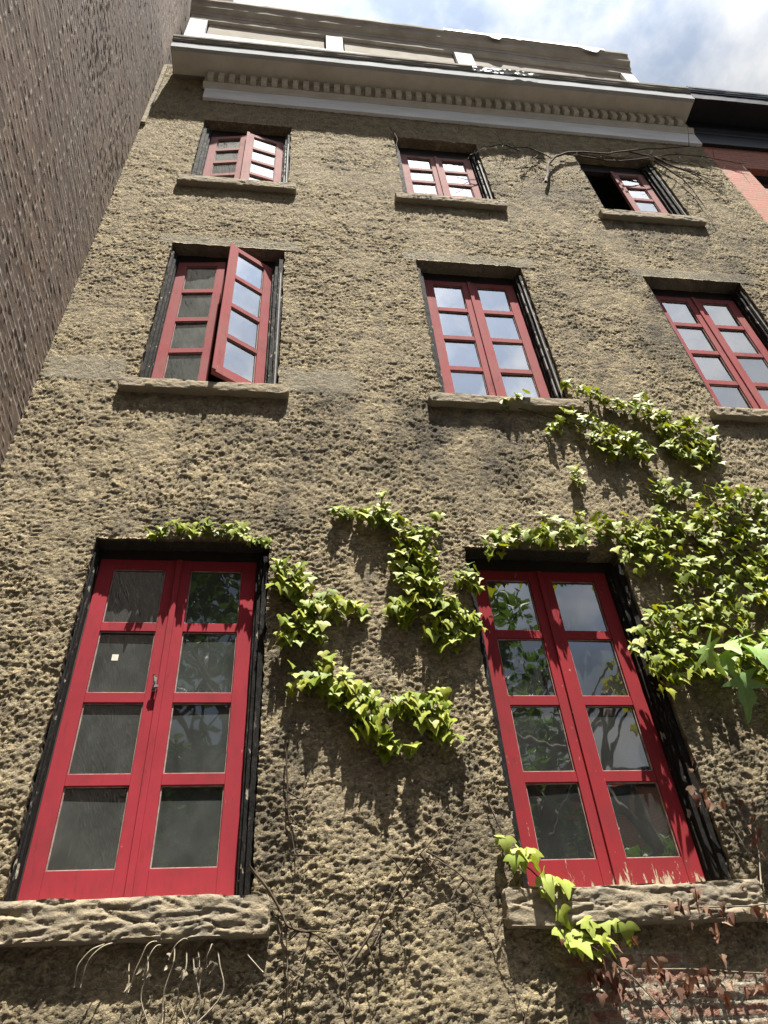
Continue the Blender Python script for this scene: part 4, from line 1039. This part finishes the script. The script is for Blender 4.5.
# ---------------------------------------------------------------- street trees across the way (seen mirrored in the panes)
def street_tree(x, y, hgt, rx, rz, zc, label, seed, n=5200):
    rnd = random.Random(seed)
    root = empty('street_tree', (x, y, 0), label, 'tree', 'street trees facing the house')
    t = MB(); tips = []
    def grow(p, d, L_, r, lev):
        q = [p]; 
        for i in range(4):
            d = (d + Vector((rnd.gauss(0, 0.12), rnd.gauss(0, 0.12), rnd.gauss(0.03, 0.06)))).normalized(); q.append(q[-1] + d * L_ / 4)
        t.tube(q, [r * (1 - 0.13 * i) for i in range(5)], 7 if lev == 0 else 5)
        if lev >= 3: tips.append(q[-1]); return
        for _ in range(4 if lev else 6):
            k = rnd.choice(q[2:]); nd = (d * 0.6 + Vector((rnd.gauss(0, 0.7), rnd.gauss(0, 0.7), rnd.gauss(0.1, 0.4)))).normalized()
            grow(k, nd, L_ * rnd.uniform(0.5, 0.72), r * 0.5, lev + 1)
    grow(Vector((0, 0, -0.05)), Vector((0, 0, 1)), hgt * 0.48, hgt * 0.022, 0)
    t.build('trunk', BARK, root, smooth=True)
    l = MB(); cl = []
    for _ in range(70):
        v = Vector((rnd.gauss(0, 1), rnd.gauss(0, 1), rnd.gauss(0, 1))).normalized() * rnd.uniform(0.45, 1) ** 0.6
        cl.append((Vector((v.x * rx, v.y * rx, zc + v.z * rz)), rnd.uniform(0.5, 1.1) * rx * 0.28))
    for i in range(n):
        c_, r = rnd.choice(cl)
        p = c_ + Vector((rnd.gauss(0, 0.5), rnd.gauss(0, 0.5), rnd.gauss(0, 0.4))) * r
        s = rnd.uniform(0.10, 0.2)
        a = Vector((rnd.gauss(0, 1), rnd.gauss(0, 1), rnd.gauss(0, 0.6))).normalized(); b = a.cross(Vector((rnd.gauss(0, 1), rnd.gauss(0, 1), rnd.gauss(0, 1)))).normalized()
        l.poly([p - a * s, p + b * s * 0.5, p + a * s, p - b * s * 0.5])
    l.build('crown', TREEL, root)
street_tree(-5.5, -12.6, 15.5, 5.0, 5.2, 10.2, 'tall leafy street tree across the road mirrored in the bottom left window', 3, 9000)
street_tree(2.5, -14.2, 17.0, 3.3, 5.6, 11.2, 'slimmer leafy street tree across the road mirrored in the bottom right window', 8, 6500)
street_tree(8.6, -14.0, 9.5, 3.4, 2.6, 6.2, 'low rounded street tree across the road to the right', 15, 4500)

# row houses added across the street to block low sky (seen only mirrored)
for i in range(6):
    hx = -22 + i * 7.4; hh = 10.6 + 0.7 * ((i * 7) % 3)
    hroot = empty('brick_house', (hx + 3.7, -17, 0), ['plain', 'narrow', 'low', 'tall', 'broad', 'end'][i] + ' brick row house across the street, added to block low sky', 'house', 'added row houses across the street')
    w_ = MB(); w_.box(-3.69, 3.69, -9, 0, 0, hh); w_.build('wall', BRICKR, hroot)
    c_ = MB(); c_.box(-3.69, 3.69, 0.002, 0.3, hh - 0.5, hh - 0.1); c_.box(-3.69, 3.69, 0.002, 0.42, hh - 0.098, hh + 0.1); c_.build('cornice', BLACKC, hroot)
    for fz_ in (1.2, 4.4, 7.3):
        for cx in (-2.3, 0.0, 2.3):
            f = MB(); f.box(cx - 0.6, cx + 0.6, 0.003, 0.06, fz_ - 0.08, fz_); f.box(cx - 0.55, cx - 0.45, 0.003, 0.05, fz_ + 0.002, fz_ + 1.8); f.box(cx + 0.45, cx + 0.55, 0.003, 0.05, fz_ + 0.002, fz_ + 1.8)
            f.box(cx - 0.448, cx + 0.448, 0.003, 0.05, fz_ + 0.85, fz_ + 0.93); f.box(cx - 0.55, cx + 0.55, 0.003, 0.06, fz_ + 1.802, fz_ + 1.9)
            w2 = f.build('window', CREAM, hroot)
            g = MB(); g.box(cx - 0.447, cx + 0.447, 0.003, 0.02, fz_ + 0.004, fz_ + 0.848); g.box(cx - 0.447, cx + 0.447, 0.003, 0.02, fz_ + 0.932, fz_ + 1.8); g.build('glass', BLACKC, w2)
